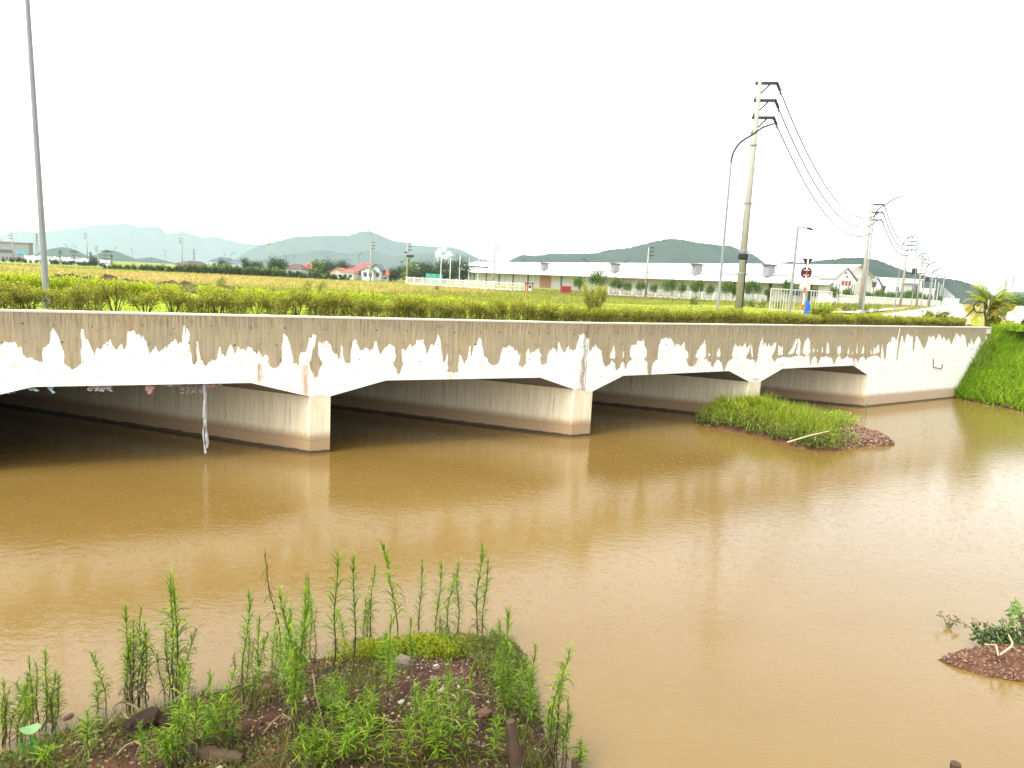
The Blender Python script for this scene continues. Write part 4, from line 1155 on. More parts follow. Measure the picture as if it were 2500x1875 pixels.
# white wall behind the left bushes
pa, pb = gx(60, 262, 3.6), gx(270, 262, 3.6)
t = empty('boundary_wall', (pa[0], pa[1], gzf(pa) - .3), 'low white boundary wall right of the grey cladded building', 'wall')
MB().box(0, pb[0] - pa[0], 0, .3, 0, 2.8).build('wall', M['white'], t)
for k in range(12): MB().box(k * 2.7, k * 2.7 + .4, -.12, .42, 0, 3.1).build('pillar', M['white'], t)
t, w, h = block('long_shed', 115, 180, 330, 632, M['white'], 'long low white shed with blue-grey roof behind the boundary wall', 20)
MB().hexa([(-1, -1.5, h + .36), (w + 1, -1.5, h + .36), (w + 1, 10, h + .9), (-1, 10, h + .9)], [(-1, -1.5, h + .5), (w + 1, -1.5, h + .5), (w + 1, 10, h + 1.1), (-1, 10, h + 1.1)]).build('roof', M['blue_roof'], t)

# ------------------------------------------------------------------ village houses
def house(px0, px1, Y, yev, yrg, label, roof, wall='white', dep=9, gable=False, porch=False, zb=3.3):
    a, b = gx(px0, Y, zb), gx(px1, Y, zb)
    z0 = gzf(a)
    t = empty('house', (a[0], a[1], z0), label, 'house')
    w = b[0] - a[0]; ze = hz(a[0], Y, yev) - z0; zr = hz(a[0], Y, yrg) - z0; o_ = .6
    wm = MB(); wm.box(0, w, 0, dep, 0, ze)
    if gable: wm.add([(w * .02, -.01, ze), (w * .98, -.01, ze), (w * .5, -.01, zr - .15)], [(0, 1, 2)])
    wm.build('wall', M[wall], t)
    m = MB()
    if gable:
        m.hexa([(-o_, -o_, ze - .2), (w / 2, -o_, zr - .2), (w / 2, dep + o_, zr - .2), (-o_, dep + o_, ze - .2)], [(-o_, -o_, ze), (w / 2, -o_, zr), (w / 2, dep + o_, zr), (-o_, dep + o_, ze)])
        m.hexa([(w / 2, -o_, zr - .2), (w + o_, -o_, ze - .2), (w + o_, dep + o_, ze - .2), (w / 2, dep + o_, zr - .2)], [(w / 2, -o_, zr), (w + o_, -o_, ze), (w + o_, dep + o_, ze), (w / 2, dep + o_, zr)])
    else:
        i_ = min(w * .3, dep * .5)
        m.hexa([(-o_, -o_, ze), (w + o_, -o_, ze), (w + o_, dep + o_, ze), (-o_, dep + o_, ze)], [(i_, dep / 2 - .1, zr), (w - i_, dep / 2 - .1, zr), (w - i_, dep / 2 + .1, zr), (i_, dep / 2 + .1, zr)])
    m.build('roof', M[roof], t)
    nw = max(2, int(w / 3))
    for k in range(nw):
        x = w * (k + .5) / nw
        f = MB().box(x - .55, x + .55, -.09, .02, max(ze - 2.1, .8), ze - .7).build('window', M['glass'], t)
        MB().box(x - .62, x + .62, -.14, -.092, max(ze - 2.2, .7), max(ze - 2.1, .8)).build('sill', M['white'], f)
    if porch:
        MB().box(w * .55, w, -3, 0, ze * .5, ze * .56).box(w * .57, w * .6, -2.9, -2.7, 0, ze * .5).box(w * .95, w * .98, -2.9, -2.7, 0, ze * .5).build('porch', M[wall], t)
    return t
house(426, 456, 255, 645, 636, 'brown-roofed white house left of the grey-roofed one', 'brown_roof')
house(450, 478, 262, 645, 636, 'white gable house joined to the brown-roofed house', 'brown_roof', gable=True)
house(513, 556, 250, 637, 626, 'two storey house with a grey hipped roof above the dark hedge', 'grey_roof')
house(553, 588, 244, 642, 634, 'white house with a flat grey-green roof and porch beside the grey hipped roof', 'grey_roof', porch=True)
house(612, 640, 300, 650, 645, 'low pale house half hidden by the trees right of the porch house', 'blue_roof', 'cream')
house(698, 736, 246, 655, 643, 'house with a wide brown hipped roof between the two thin lamps', 'brown_roof')
house(730, 763, 258, 655, 642, 'white house with a bright pinkish red roof left of the palm', 'red_roof')
house(806, 838, 232, 664, 652, 'low house with an orange-red gable roof', 'orange_roof', 'cream', gable=True)
house(829, 868, 246, 657, 645, 'white gabled house with a dark brown roof behind the orange roof', 'brown_roof')
house(836, 862, 228, 664, 655, 'low house with a rusty orange hip roof in front of the dark roof', 'orange_roof')
house(867, 907, 236, 655, 640, 'tall white house with a big bright red roof', 'red_roof')
house(885, 910, 229, 659, 649, 'white house with a small green gable roof before the red one', 'green_roof', gable=True)
house(905, 927, 232, 659, 643, 'white house with a steep grey gable right of the green roof', 'grey_roof', gable=True)
house(925, 946, 236, 671, 658, 'low house with a dark red roof at the right end of the village', 'orange_roof')
house(940, 965, 262, 664, 656, 'white house with a blue-grey roof half hidden by trees', 'blue_roof', gable=True)

# ------------------------------------------------------------------ fence, booth, container, sheds before the warehouse
def fence_run(pxs, Y0, Y1, label, h=2.0):
    a, b = gx(pxs[0], Y0, 3.3), gx(pxs[1], Y1, 3.3)
    t = empty('picket_fence', (a[0], a[1], gzf(a)), label, 'fence', rotz=math.atan2(b[1] - a[1], b[0] - a[0]))
    L = np.linalg.norm((b - a)[:2])
    MB().box(0, L, -.04, .04, .25, .4).box(0, L, -.04, .04, h - .3, h - .15).build('rails', M['cream'], t)
    MB().box(0, L, -.08, .08, 0, .25).build('plinth', M['white'], t)
    np_ = int(L / 3); pm = mesh_np('post', *(lambda m: (m.v, m.f))(MB().box(-.12, .12, -.12, .12, 0, h + .1)), M['white'], link=False)
    for k in range(np_ + 1): obj('post', pm, t, (L * k / np_, 0, 0))
    m = MB(); x = .3
    while x < L: m.box(x - .045, x + .045, -.025, .025, .1, h); x += .28
    m.build('pickets', M['cream'], t)['kind'] = 'stuff'
fence_run((992, 1205), 196, 176, 'cream picket fence section left of the booth, before the warehouse end')
fence_run((1485, 1740), 177, 182, 'white picket fence section under the middle of the warehouse')
fence_run((1742, 1868), 183, 188, 'white picket fence section left of the bar gate')
fence_run((1205, 1300), 176, 176, 'short cream picket fence section between the left fence and the orange door')
fence_run((2040, 2300), 150, 280, 'pale picket fence along the straight road before the halls')
p = gx(1281, 174, 3.3)
t = empty('guard_booth', (p[0], p[1], gzf(p)), 'small white guard booth with brown posts near the orange door', 'booth')
MB().box(0, 2.0, 0, 2, 0, 1.9).build('wall', M['white'], t)
MB().box(-.2, 2.2, -.3, 2.2, 1.9, 2.1).build('roof', M['brown_roof'], t)
for x in (0, .5, 1.7): MB().box(x, x + .3, -.12, -.005, 0, 1.9).build('brown_post', M['orange_roof'], t)
MB().box(.9, 1.55, -.08, .02, .8, 1.5).build('window', M['glass'], t)
p = gx(1370, 170, 3.3)
t = empty('container', (p[0], p[1], gzf(p)), 'dark red container box right of the orange shutter door', 'container')
MB().box(0, 2.3, 0, 5, 0, 1.75).build('body', M['red_box'], t)
for k in range(8): MB().box(.12 + k * .27, .22 + k * .27, -.04, 0, .1, 1.65).build('rib', M['red_box'], t)
p = gx(1038, 205, 3.3)
t = empty('sheet_fence', (p[0], p[1], gzf(p)), 'teal sheet hoarding behind the left picket fence', 'hoarding')
MB().box(0, 4.9, 0, .15, 0, 3.2).build('sheet', M['teal_sheet'], t)
for k in range(4): MB().box(k * 1.6, k * 1.6 + .1, -.06, -.002, 0, 3.3).build('batten', M['darkcol'], t)
p = gx(1075, 200, 3.3)
t = empty('steel_frame', (p[0], p[1], gzf(p)), 'thin white steel posts with a canopy at the left end of the warehouse', 'canopy')
for k in range(5):
    MB().tube([(k * 2.6, 0, 0), (k * 2.6, 0, 8.6 - .7 * (k % 2))], .11, 5).build('post', M['white'], t)
MB().box(5, 13, -1.5, 6, 5.6, 5.9).build('canopy_roof', M['darkcol'], t)

# ------------------------------------------------------------------ trees
far_round = [tree_meshes(5, 4.0, 3.0, 26, 2800, .25, GR) for _ in range(3)]
far_dark = [tree_meshes(7, 7, 6.2, 40, 4600, .38, DK + [(.06, .09, .03)]) for _ in range(3)]
cone_t = tree_meshes(7, 2.4, 6.2, 30, 1500, .2, GR, shape='cone')
tier_t = tree_meshes(7, 4.4, 5.4, 40, 1500, .2, DK, shape='tier')
bush_m = [tree_meshes(1.6, 1.8, 1.7, 14, 900, .12, GR + [(.15, .22, .03)]) for _ in range(2)]
dark_m = [tree_meshes(2.4, 2.2, 2.5, 16, 1300, .24, DK) for _ in range(4)]
banana = [tree_meshes(3.4, 3.2, 3.0, 10, 260, .8, [(.13, .19, .05), (.17, .23, .07), (.09, .14, .04)]) for _ in range(2)]
wt = [(1413, 678, 702), (1460, 665, 706), (1502, 679, 706), (1530, 689, 708), (1562, 688, 708), (1594, 694, 711), (1629, 683, 716), (1663, 692, 715), (1698, 686, 717), (1731, 696, 719), (1771, 687, 719), (1836, 686, 722), (1921, 683, 726), (1874, 704, 724), (1796, 700, 720),
      (2033, 701, 738), (2067, 704, 738), (2117, 714, 738), (2146, 708, 742), (2172, 713, 740), (2190, 712, 738), (2214, 708, 740), (2236, 713, 740), (2262, 722, 742), (2284, 723, 742)]
wn_ = ['leftmost small tree, round, before the warehouse', 'biggest bushy tree before the warehouse, above the tall hedge shrub', 'spreading small tree right of the biggest bushy one', 'dense round little tree before the warehouse', 'open little tree by the middle far power pole',
       'low round tree right of the middle far power pole', 'wide layered tree before the warehouse middle', 'slim little tree right of the wide layered one', 'full rounded tree left of the tall curved lamp', 'ball-shaped small tree at the tall curved lamp', 'leafy tree right of the tall curved lamp, partly behind it', 'broad tree right of the thick power pole', 'tree crown above the bar gate by the camera pole', 'ball-shaped little tree at the left end of the bar gate', 'little tree close behind the thick power pole',
       'spindly tree left under the orange-awning hall', 'broad tree right under the orange-awning hall', 'small round tree right of the second power pole', 'open branched tree under the middle slatted hall', 'thin tree under the rightmost slatted hall', 'tree before the left side of the office block', 'large green tree before the office block', 'green tree at the right end of the office block', 'tree before the low white building', 'last tree before the road fence']
wtw = dict([(1413, 27), (1460, 46), (1502, 30), (1530, 21), (1562, 24), (1594, 18), (1629, 43), (1663, 19), (1698, 35), (1731, 19), (1771, 36), (1836, 38), (1921, 30), (1874, 18), (1796, 24)])
for k, ((x, yt, yb), lb) in enumerate(zip(wt, wn_)):
    Y = 172 if x < 2000 else 150 + (x - 2033) * .5
    p = gx(x, Y, 3.3); z = gzf(p); h = hz(p[0], Y, yt) - z
    tree('roadside_tree', (p[0], p[1], z), far_round[k % 3], lb, group='young trees before the factory buildings', sc=(wtw.get(x, 26) / FOC * Y / 4.2, wtw.get(x, 26) / FOC * Y / 4.2, h / 5), rot=k * 1.7)
vt = [(545, 636, 656, 0, 'dark tree before the grey hipped roof'), (600, 634, 656, 0, 'dark tree right of the porch house'), (628, 640, 658, 0, 'dark tree left of the tall power pole'), (672, 633, 660, 0, 'large dark tree right of the tall power pole'), (690, 637, 660, 0, 'dark tree beside the brown hipped roof'),
      (775, 636, 664, 1, 'ragged palm-like tree right of the pinkish roof'), (806, 639, 664, 0, 'dark tree left of the orange roof'), (838, 641, 660, 0, 'small tree above the brown gabled roof'), (985, 652, 684, 0, 'dark tree by the left end of the white fence'), (962, 657, 682, 0, 'low dark tree right of the blue-grey roof'), (1003, 642, 664, 1, 'thin spiky tree behind the fence end'),
      (1032, 644, 680, 0, 'large round dark tree left of the warehouse'), (1050, 650, 680, 0, 'dark tree touching the large round one'), (1085, 640, 680, 0, 'dark tree behind the steel posts'), (1122, 637, 665, 0, 'tree top behind the warehouse roof corner'), (1016, 660, 682, 0, 'lower dark tree left of the round one')]
for k, (x, yt, yb, kind, lb) in enumerate(vt):
    Y = 240 + (k % 3) * 8; p = gx(x, Y, 3.3); z = gzf(p); h = hz(p[0], Y, yt) - z
    ms = far_dark[k % 3] if not kind else banana[k % 2]; s_ = h / (7 if not kind else 3.4)
    tree('village_tree', (p[0], p[1], z), ms, lb, group='trees between the village houses', sc=(s_ * .9, s_ * .9, s_), rot=k * 2.1)
for x, yt, ms, lb in ((148, 611, cone_t, 'slim pale poplar-like tree before the white wall'), (183, 613, tier_t, 'pagoda-shaped tiered tree before the white wall'), (222, 616, cone_t, 'conical tree right of a far power pole'), (260, 612, tier_t, 'tiered conifer left of the dark hedge'), (273, 622, cone_t, 'small cone tree beside the tiered conifer'), (230, 629, far_dark[0], 'low dark tree by the conical one')):
    p = gx(x, 250, 3.5); z = gzf(p); h = hz(p[0], 250, yt) - z
    tree('conifer' if ms is not far_dark[0] else 'village_tree', (p[0], p[1], z), ms, lb, sc=h / 7)
# dark hedge far across the field, bush by bush
x = 258.0; k = 0
rr = random.Random(9)
while x < 852:
    Y = 205 + (850 - x) * -.02 + rr.uniform(-3, 3); p = gx(x, Y, 3.3); z = gzf(p)
    ytop = np.interp(x, [258, 300, 480, 640, 850], [646, 647, 651, 658, 673]) + rr.uniform(-2, 2)
    h = hz(p[0], Y, ytop) - z
    tree('hedge_bush', (p[0], p[1], z - .1), dark_m[k % 4], 'dark green bush in the long hedge below the village', 'bush', 'bushes of the dark far hedge', (max(h / 2.4, .5) * .95, max(h / 2.4, .5) * .8, max(h / 2.4, .5)), rr.uniform(0, 6))
    x += 9.5 * rr.uniform(.75, 1.2); k += 1
x = 440.0
while x < 700:
    p = gx(x, 222, 3.3); z = gzf(p); h = hz(p[0], 222, np.interp(x, [440, 560, 700], [646, 650, 657]) + rr.uniform(-3, 2)) - z
    tree('banana_clump', (p[0], p[1], z), banana[k % 2], 'pale green banana clump behind the dark hedge', 'plant', 'banana clumps behind the dark hedge', h / 3.4, rr.uniform(0, 6))
    x += rr.uniform(14, 26); k += 1
for kb, (x, yt) in enumerate(((8, 630), (28, 629), (46, 628), (60, 629), (75, 634), (90, 633), (101, 634), (125, 632), (135, 633), (140, 634), (153, 636), (160, 635), (170, 636), (178, 635), (192, 637), (200, 638), (207, 637), (214, 639), (222, 640), (234, 641), (245, 642), (252, 641))):
    p = gx(x, 248, 3.5); z = gzf(p); h = hz(p[0], 248, yt) - z
    tree('wall_bush', (p[0], p[1], z), dark_m[int(x) % 4], 'small dark upright bush along the white boundary wall, %s from the left' % ORD[kb], 'bush', 'dark bushes along the boundary wall', max(h, 1.2) / 2.4 * .9)
p = gx(1070, 128, 3.3); z = gzf(p); h = hz(p[0], 128, 695) - z
tree('field_bush', (p[0], p[1], z), bush_m[0], 'single bright green bush standing in the field before the warehouse', 'bush', sc=(h / 1.6 * 1.2, h / 1.6 * 1.2, h / 1.6))
for x, y, lb in ((190 + 560, 694, 'grassy tuft in the dry field right of the soil heaps'), (785, 700, 'spreading pale weed clump in the field'), (540, 682, 'upright dark weed clump at the far edge of the soil heaps')):
    p = gx(x, 85, 3.3); z = gzf(p)
    tree('weed_clump', (p[0], p[1], z), bush_m[1], lb, 'weeds', sc=.7)
# bushes on the verge right of the poles
for k, (x, y, w_) in enumerate(((1700, 740, 30), (1815, 745, 20), (1840, 748, 26), (1862, 746, 20), (1905, 748, 22), (2030, 752, 40), (2070, 755, 25), (2085, 748, 26), (2120, 752, 22), (2140, 753, 18))):
    p = gx(x, 75, 4.2); z = gzf(p)
    tree('verge_bush', (p[0], p[1], z), bush_m[k % 2], 'low greyish green bush on the verge beyond the hedge, %s from the left' % ORD[k], 'bush', 'low bushes on the verge', (w_ / FOC * 75 / 1.8, w_ / FOC * 75 / 1.8, .62))
# soil heaps in the field
for k, (x, y, w_, h_) in enumerate(((140, 676, 24, 14), (175, 679, 34, 17), (215, 681, 30, 14), (262, 680, 34, 20), (305, 684, 30, 13), (340, 688, 26, 10), (415, 691, 36, 16), (455, 694, 34, 14), (500, 694, 32, 12), (545, 690, 26, 10), (590, 697, 34, 10))):
    Y = 84 - k * .6; p = gx(x, Y, 3.4); z = gzf(p)
    V, F = [], []; n_, m_ = 18, 7; wm = w_ / FOC * Y * 1.05; hm = h_ / FOC * Y * .75
    for j in range(m_):
        f = j / (m_ - 1)
        for i in range(n_):
            g = 2 * math.pi * i / n_; q = 1 - f
            nn = 1 + .45 * mnoise.noise((math.cos(g) * 1.5 + k * 7, math.sin(g) * 1.5, f * 2))
            V.append((q * wm * math.cos(g) * nn, q * wm * .6 * math.sin(g) * nn, hm * (1 - q ** 1.6) * (1 + .9 * mnoise.noise((math.cos(g) * 3.4 * q + k * 3, math.sin(g) * 3.4 * q, 5))) - .1 * q))
    for j in range(m_ - 1):
        for i in range(n_): F.append((j*n_+i, j*n_+(i+1) % n_, (j+1)*n_+(i+1) % n_, (j+1)*n_+i))
    o = mesh_np('soil_heap', V, F, M['heap']); o.location = (p[0], p[1], z)
    props(o, 'brown heap of dug soil in the left field, %s from the left' % ORD[k], 'soil heap', 'soil heaps in the left field')

# grass standing in the field, thinning with distance
def grass(name, P, hts, cols, width, lean=.35):
    n = len(P); g = rng.uniform(0, 2 * math.pi, n); s = np.stack([np.cos(g), np.sin(g), np.zeros(n)], 1) * (width if hasattr(width, '__len__') else np.full(n, width))[:, None] * .5
    b = rng.normal(size=(n, 3)) * lean; b[:, 2] = 0
    tip = P + np.stack([b[:, 0], b[:, 1], np.ones(n)], 1) * hts[:, None]
    V = np.stack([P - s, P + s, tip], 1).reshape(-1, 3)
    o = mesh_np(name, V, np.arange(3 * n).reshape(n, 3), M['leaf'], attrs=dict(Col=np.repeat(cols, 3, 0)))
    o['kind'] = 'stuff'
    return o
n = 130000
th_ = rng.uniform(R(-42), R(40), n); D = 24 * (240 / 24) ** rng.uniform(0, 1, n)
X, Y = D * np.sin(th_), D * np.cos(th_)
s_ = behind(X, Y); rt = (X - ROAD_P[0]) * ROAD_N[0] + (Y - ROAD_P[1]) * ROAD_N[1]
keep = (s_ > 1.6) & ~((rt > -.6) & (rt < 7.2))
X, Y, D, s_ = X[keep], Y[keep], D[keep], s_[keep]
gc = gcol(X, Y) * rng.uniform(.7, 1.35, (len(X), 1))
ht = np.where(s_ < 22, .10, .10 + .30 * ss(22, 50, s_)) * rng.uniform(.5, 1.4, len(X))
grass('field_grass', np.stack([X, Y, gz(X, Y) - .03], 1), ht, np.clip(gc, 0, 1), .02 + D * .0011)

# ------------------------------------------------------------------ banks and mud islands
def poly_dist(poly, P):
    """signed distance to a closed polygon, positive inside"""
    p = np.asarray(poly, float); q = np.roll(p, -1, 0); best = np.full(len(P), 1e9)
    for a, b in zip(p, q):
        ab = b - a; t = np.clip(((P - a) @ ab) / (ab @ ab), 0, 1)
        best = np.minimum(best, np.linalg.norm(P - (a + t[:, None] * ab), axis=1))
    ins = inside([tuple(v) for v in p], P[:, 0], P[:, 1])
    return np.where(ins, best, -best)
def nz2(P, f, seed=0): return np.fromiter((mnoise.noise((x * f + seed, y * f, seed)) for x, y in P.tolist()), float, len(P))
class Mound:
    def __init__(s, name, wl, hmax, slope, step, mat, lumps=.08, extra=None, kind='structure'):
        s.poly = np.array(wl, float); s.h, s.sl, s.l, s.extra = hmax, slope, lumps, extra
        lo = s.poly.min(0) - .5; hi = s.poly.max(0) + .5
        nx, ny = int((hi[0] - lo[0]) / step) + 2, int((hi[1] - lo[1]) / step) + 2
        gx_, gy_ = np.meshgrid(np.linspace(lo[0], hi[0], nx), np.linspace(lo[1], hi[1], ny), indexing='ij')
        P = np.stack([gx_.ravel(), gy_.ravel()], 1)
        z = s.z(P); ok = (poly_dist(s.poly, P) > -.35).reshape(nx, ny)
        i = np.arange(nx * ny).reshape(nx, ny); m = ok[:-1, :-1] | ok[1:, 1:]
        F = np.stack([i[:-1, :-1], i[1:, :-1], i[1:, 1:], i[:-1, 1:]], 2)[m]
        s.o = mesh_np(name, np.column_stack([P, z]), F.reshape(-1, 4), mat, smooth=True)
        s.o['kind'] = kind
    def z(s, P):
        P = np.atleast_2d(P); d = poly_dist(s.poly, P) + s.l * 1.6 * nz2(P, .9, 2) + s.l * .7 * nz2(P, 3.1, 5)
        z = np.where(d > 0, s.h * (1 - np.exp(-d * s.sl / s.h)), d * s.sl * 1.3)
        z = z + np.where(d > 0, s.l * nz2(P, 2.2, 7) + s.l * .45 * nz2(P, 6.5, 9) + s.l * .25 * nz2(P, 15, 4), 0) * np.clip(d * 3, 0, 1)
        if s.extra is not None: z = z + s.extra(P) * np.clip(d * 2, 0, 1)
        return z
    def hit(s, px, py):                   # point of the mound seen at a frame pixel
        z = 0.2
        for _ in range(12):
            p = gp(px, py, z); z = .5 * z + .5 * max(float(s.z(p[:2])[0]), 0.0)
        return np.array([p[0], p[1], z])
    def sample(s, n, fn=None):
        lo, hi = s.poly.min(0), s.poly.max(0); got, tot = [], 0
        for _ in range(25):
            P = rng.uniform(lo, hi, (n * 2, 2)); P = P[poly_dist(s.poly, P) > .02]
            if fn is not None: P = P[rng.uniform(0, 1, len(P)) < fn(P)]
            got.append(P); tot += len(P)
            if tot >= n: break
        P = np.concatenate(got)[:n]
        return np.column_stack([P, s.z(P)])
def wl(pts): return [tuple(gp(x, y, 0)[:2]) for x, y in pts]
# near bank with the gravelly mound
near_wl = wl([(-260, 1960), (-60, 1880), (0, 1858), (150, 1795), (300, 1752), (420, 1728), (500, 1700), (600, 1668), (700, 1632), (850, 1602), (1000, 1586), (1150, 1584), (1258, 1592), (1288, 1645), (1305, 1700), (1325, 1780), (1350, 1875), (1385, 2010)]) + [(1.3, 5.2), (-7.5, 4.6), (-9.8, 6.5)]
mc = gp(1010, 1690, .6)[:2]
def near_extra(P):
    d = np.hypot((P[:, 0] - mc[0]) / 1.5, (P[:, 1] - mc[1]) / 1.1)
    return .30 * np.exp(-d * d) + .12 * ss(9.0, 6.5, P[:, 1])
near = Mound('near_bank', near_wl, .36, .55, .055, M['soil'], .055, near_extra)
# mud spit at the right edge
spit = Mound('mud_spit', wl([(2290, 1612), (2312, 1596), (2360, 1588), (2430, 1578), (2520, 1560), (2640, 1560), (2700, 1640), (2640, 1690), (2540, 1672), (2460, 1662), (2400, 1652), (2340, 1634)]), .30, .8, .04, M['mud'], .05)
# overgrown island by the piers
isl_wl = wl([(1700, 1032), (1730, 1042), (1780, 1052), (1830, 1060), (1880, 1072), (1950, 1093), (1990, 1100), (2030, 1101), (2063, 1096), (2100, 1091), (2150, 1089), (2184, 1087), (2178, 1078), (2130, 1062), (2080, 1052), (2020, 1040), (1950, 1030), (1880, 1024), (1800, 1018), (1730, 1020)])
island = Mound('river_island', isl_wl, .50, .8, .12, M['mud'], .10)
# right bank running from the wing wall
toe = np.array([[27.6, 43.9], [28.3, 41.5], [29.2, 38.5], [30.2, 34], [32, 26], [34, 12]]); crest = np.array([[31.3, 46.45], [36.5, 49.7], [40, 47], [43.5, 40], [46, 30], [49, 14]])
V = []; na, nb = 60, 26
for i_ in range(na):
    f = i_ / (na - 1) * 5; k = min(int(f), 4); g = f - k
    a, b = toe[k] * (1 - g) + toe[k + 1] * g, crest[k] * (1 - g) + crest[k + 1] * g
    for j in range(nb):
        t = j / (nb - 1) * 1.12 - .12
        c = a + (b - a) * t
        z = -.5 if t < -.1 else 4.22 * t ** .85 if t > 0 else 4 * t
        if .05 < t < .98: z += .22 * mnoise.noise((c[0] * .6, c[1] * .6, 1)) + .08 * mnoise.noise((c[0] * 2, c[1] * 2, 4))
        V.append((*c, z))
i = np.arange((na - 1) * nb).reshape(na - 1, nb)[:, :-1].ravel()
bankV = np.array(V)
o = mesh_np('river_bank', V, np.stack([i, i + nb, i + nb + 1, i + 1], 1), M['soil'], smooth=True); o['kind'] = 'structure'
# ground behind the bank crest
bk = crest[0:1] + 0
V = [(*c, 4.22) for c in crest] + [(*(c + np.array([2.0, .4]) * 1.2), 4.2) for c in crest] + [(*(c + np.array([9, 1.5])), 2.9) for c in crest] + [(*(c + np.array([60, 10])), 2.8) for c in crest]
n_ = len(crest); V = np.array(V)
F = [(r * n_ + k, r * n_ + k + 1, (r + 1) * n_ + k + 1, (r + 1) * n_ + k) for r in range(3) for k in range(n_ - 1)]
mesh_np('levee_ground', V, F, M['field'], attrs=dict(Col=np.tile([[.16, .22, .03]], (len(V), 1))))['kind'] = 'structure'

# leafy cover
def cover(name, P, size, cols, aspect=.5, lift=.06, updir=.5, spread=.9):
    n = len(P); c = P + np.column_stack([rng.normal(size=(n, 2)) * .03, rng.uniform(-.01, lift, n)])
    V, F, C = leaf_cloud(c, rng.normal(size=(n, 3)) * spread + np.array([0, 0, updir]), size, aspect, cols)
    o = mesh_np(name, V, F, M['leaf'], attrs=dict(Col=C)); o['kind'] = 'stuff'; return o
# right bank: creeping leaves and grass
n = 42000
ij = rng.uniform(0, 1, (n, 2)); a_ = (ij[:, 0] ** 1.6 * (na - 1.01)); b_ = 2.5 + ij[:, 1] * (nb - 3.6)
ai, bi = a_.astype(int), b_.astype(int); fa, fb = (a_ - ai)[:, None], (b_ - bi)[:, None]
Bv = bankV.reshape(na, nb, 3)
P = Bv[ai, bi] * (1 - fa) * (1 - fb) + Bv[ai + 1, bi] * fa * (1 - fb) + Bv[ai, bi + 1] * (1 - fa) * fb + Bv[ai + 1, bi + 1] * fa * fb
BG = [(.19, .33, .010), (.15, .28, .010), (.26, .40, .014), (.11, .20, .010), (.30, .39, .02)]
pc = pick(BG, n) * (1 + .35 * nz2(P[:, :2], .5, 3) + .35 * nz2(P[:, :2], 1.9, 6))[:, None]
P[:, 2] += .30 * np.clip(nz2(P[:, :2], .9, 16), 0, 1) * rng.uniform(0, 1, n)
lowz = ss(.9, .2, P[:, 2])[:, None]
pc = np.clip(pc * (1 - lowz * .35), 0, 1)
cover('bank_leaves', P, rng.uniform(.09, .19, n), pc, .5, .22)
q = P[rng.choice(n, 20000)]
grass('bank_grass', q, rng.uniform(.2, .7, len(q)), np.clip(pick(BG, len(q)), 0, 1), np.full(len(q), .05), .5)
cq = crest[rng.integers(0, len(crest) - 1, 9000)]; f_ = rng.uniform(0, 1, (9000, 1))
k_ = rng.integers(0, len(crest) - 1, 9000); cq = crest[k_] * (1 - f_) + crest[k_ + 1] * f_ + np.array([1.0, .18]) * (rng.uniform(-.4, 7, (9000, 1)) ** 1.0)
off_ = np.clip((cq - (crest[k_] * (1 - f_) + crest[k_ + 1] * f_))[:, 0], 0, 9)
grass('levee_grass', np.column_stack([cq, np.where(off_ < 2.4, 4.18, 4.18 - (off_ - 2.4) * .2)]), rng.uniform(.2, .6, 9000), np.clip(pick(BG, 9000), 0, 1), np.full(9000, .07), .5)
# vines hanging over the end of the wing wall
e0, e1 = W(2350, 960, 1)[0], LEN_R
m_pts = []
for k in range(1500):
    f = rng.uniform(0, 1); u_ = e0 + (e1 - e0) * (f - .12); zb = np.clip(4.0 * f, .1, 3.4); z = zb + rng.exponential(.35)
    if z > 3.6: continue
    m_pts.append((*(P2(u_) - nR * rng.uniform(.05, .5)), z))
m_pts = np.array(m_pts)
cover('wall_creeper', m_pts, rng.uniform(.08, .16, len(m_pts)), pick(BG, len(m_pts)) * .9, .4, .02, -.3)
q = m_pts[rng.choice(len(m_pts), 500)]; q[:, 2] -= .2
grass('wall_grass', q, rng.uniform(.3, .8, len(q)), pick([(.2, .24, .05), (.14, .2, .03), (.28, .27, .1)], len(q)), np.full(len(q), .035), .3)

# island cover: leafy left three quarters, bare soil towards the right tip
tipx = gp(2020, 1075, 0)[0]
def isl_den(P):
    return ss(.9, -.5, (P[:, 0] - tipx) + .5 * nz2(P, .9, 1) + .35 * (gp(2000, 1090, 0)[1] - P[:, 1] + 1))
P = island.sample(34000, isl_den)
d_ = poly_dist(island.poly, P[:, :2])
xx = (P[:, 0] - tipx)
hump = (.44 * np.clip(d_ / .8, 0, 1) ** .7 * ss(1.2, -2.0, xx) + .12) * (.85 + .5 * np.exp(-((xx + 5.6) / 1.2) ** 2) + .25 * np.exp(-((xx + 2.4) / .9) ** 2)) * (1 + .55 * nz2(P[:, :2], 1.1, 12) + .3 * nz2(P[:, :2], 3, 14))
P[:, :2] += rng.normal(size=(len(P), 2)) * .10
P[:, 2] = P[:, 2] + hump * rng.uniform(.15, 1, len(P)) ** .6
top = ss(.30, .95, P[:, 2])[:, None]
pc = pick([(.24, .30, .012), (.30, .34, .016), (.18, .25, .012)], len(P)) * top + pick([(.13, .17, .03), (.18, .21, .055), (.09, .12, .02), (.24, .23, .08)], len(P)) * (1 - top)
pc *= (1 + .5 * nz2(P[:, :2], 1.7, 22))[:, None]
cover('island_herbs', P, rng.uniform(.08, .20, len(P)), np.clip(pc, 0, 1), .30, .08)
q = P[rng.choice(len(P), 3600)]
grass('island_grass', q, rng.uniform(.2, .65, len(q)), pick([(.20, .29, .015), (.28, .35, .02), (.14, .2, .015), (.3, .29, .07)], len(q)), np.full(len(q), .035), .45)
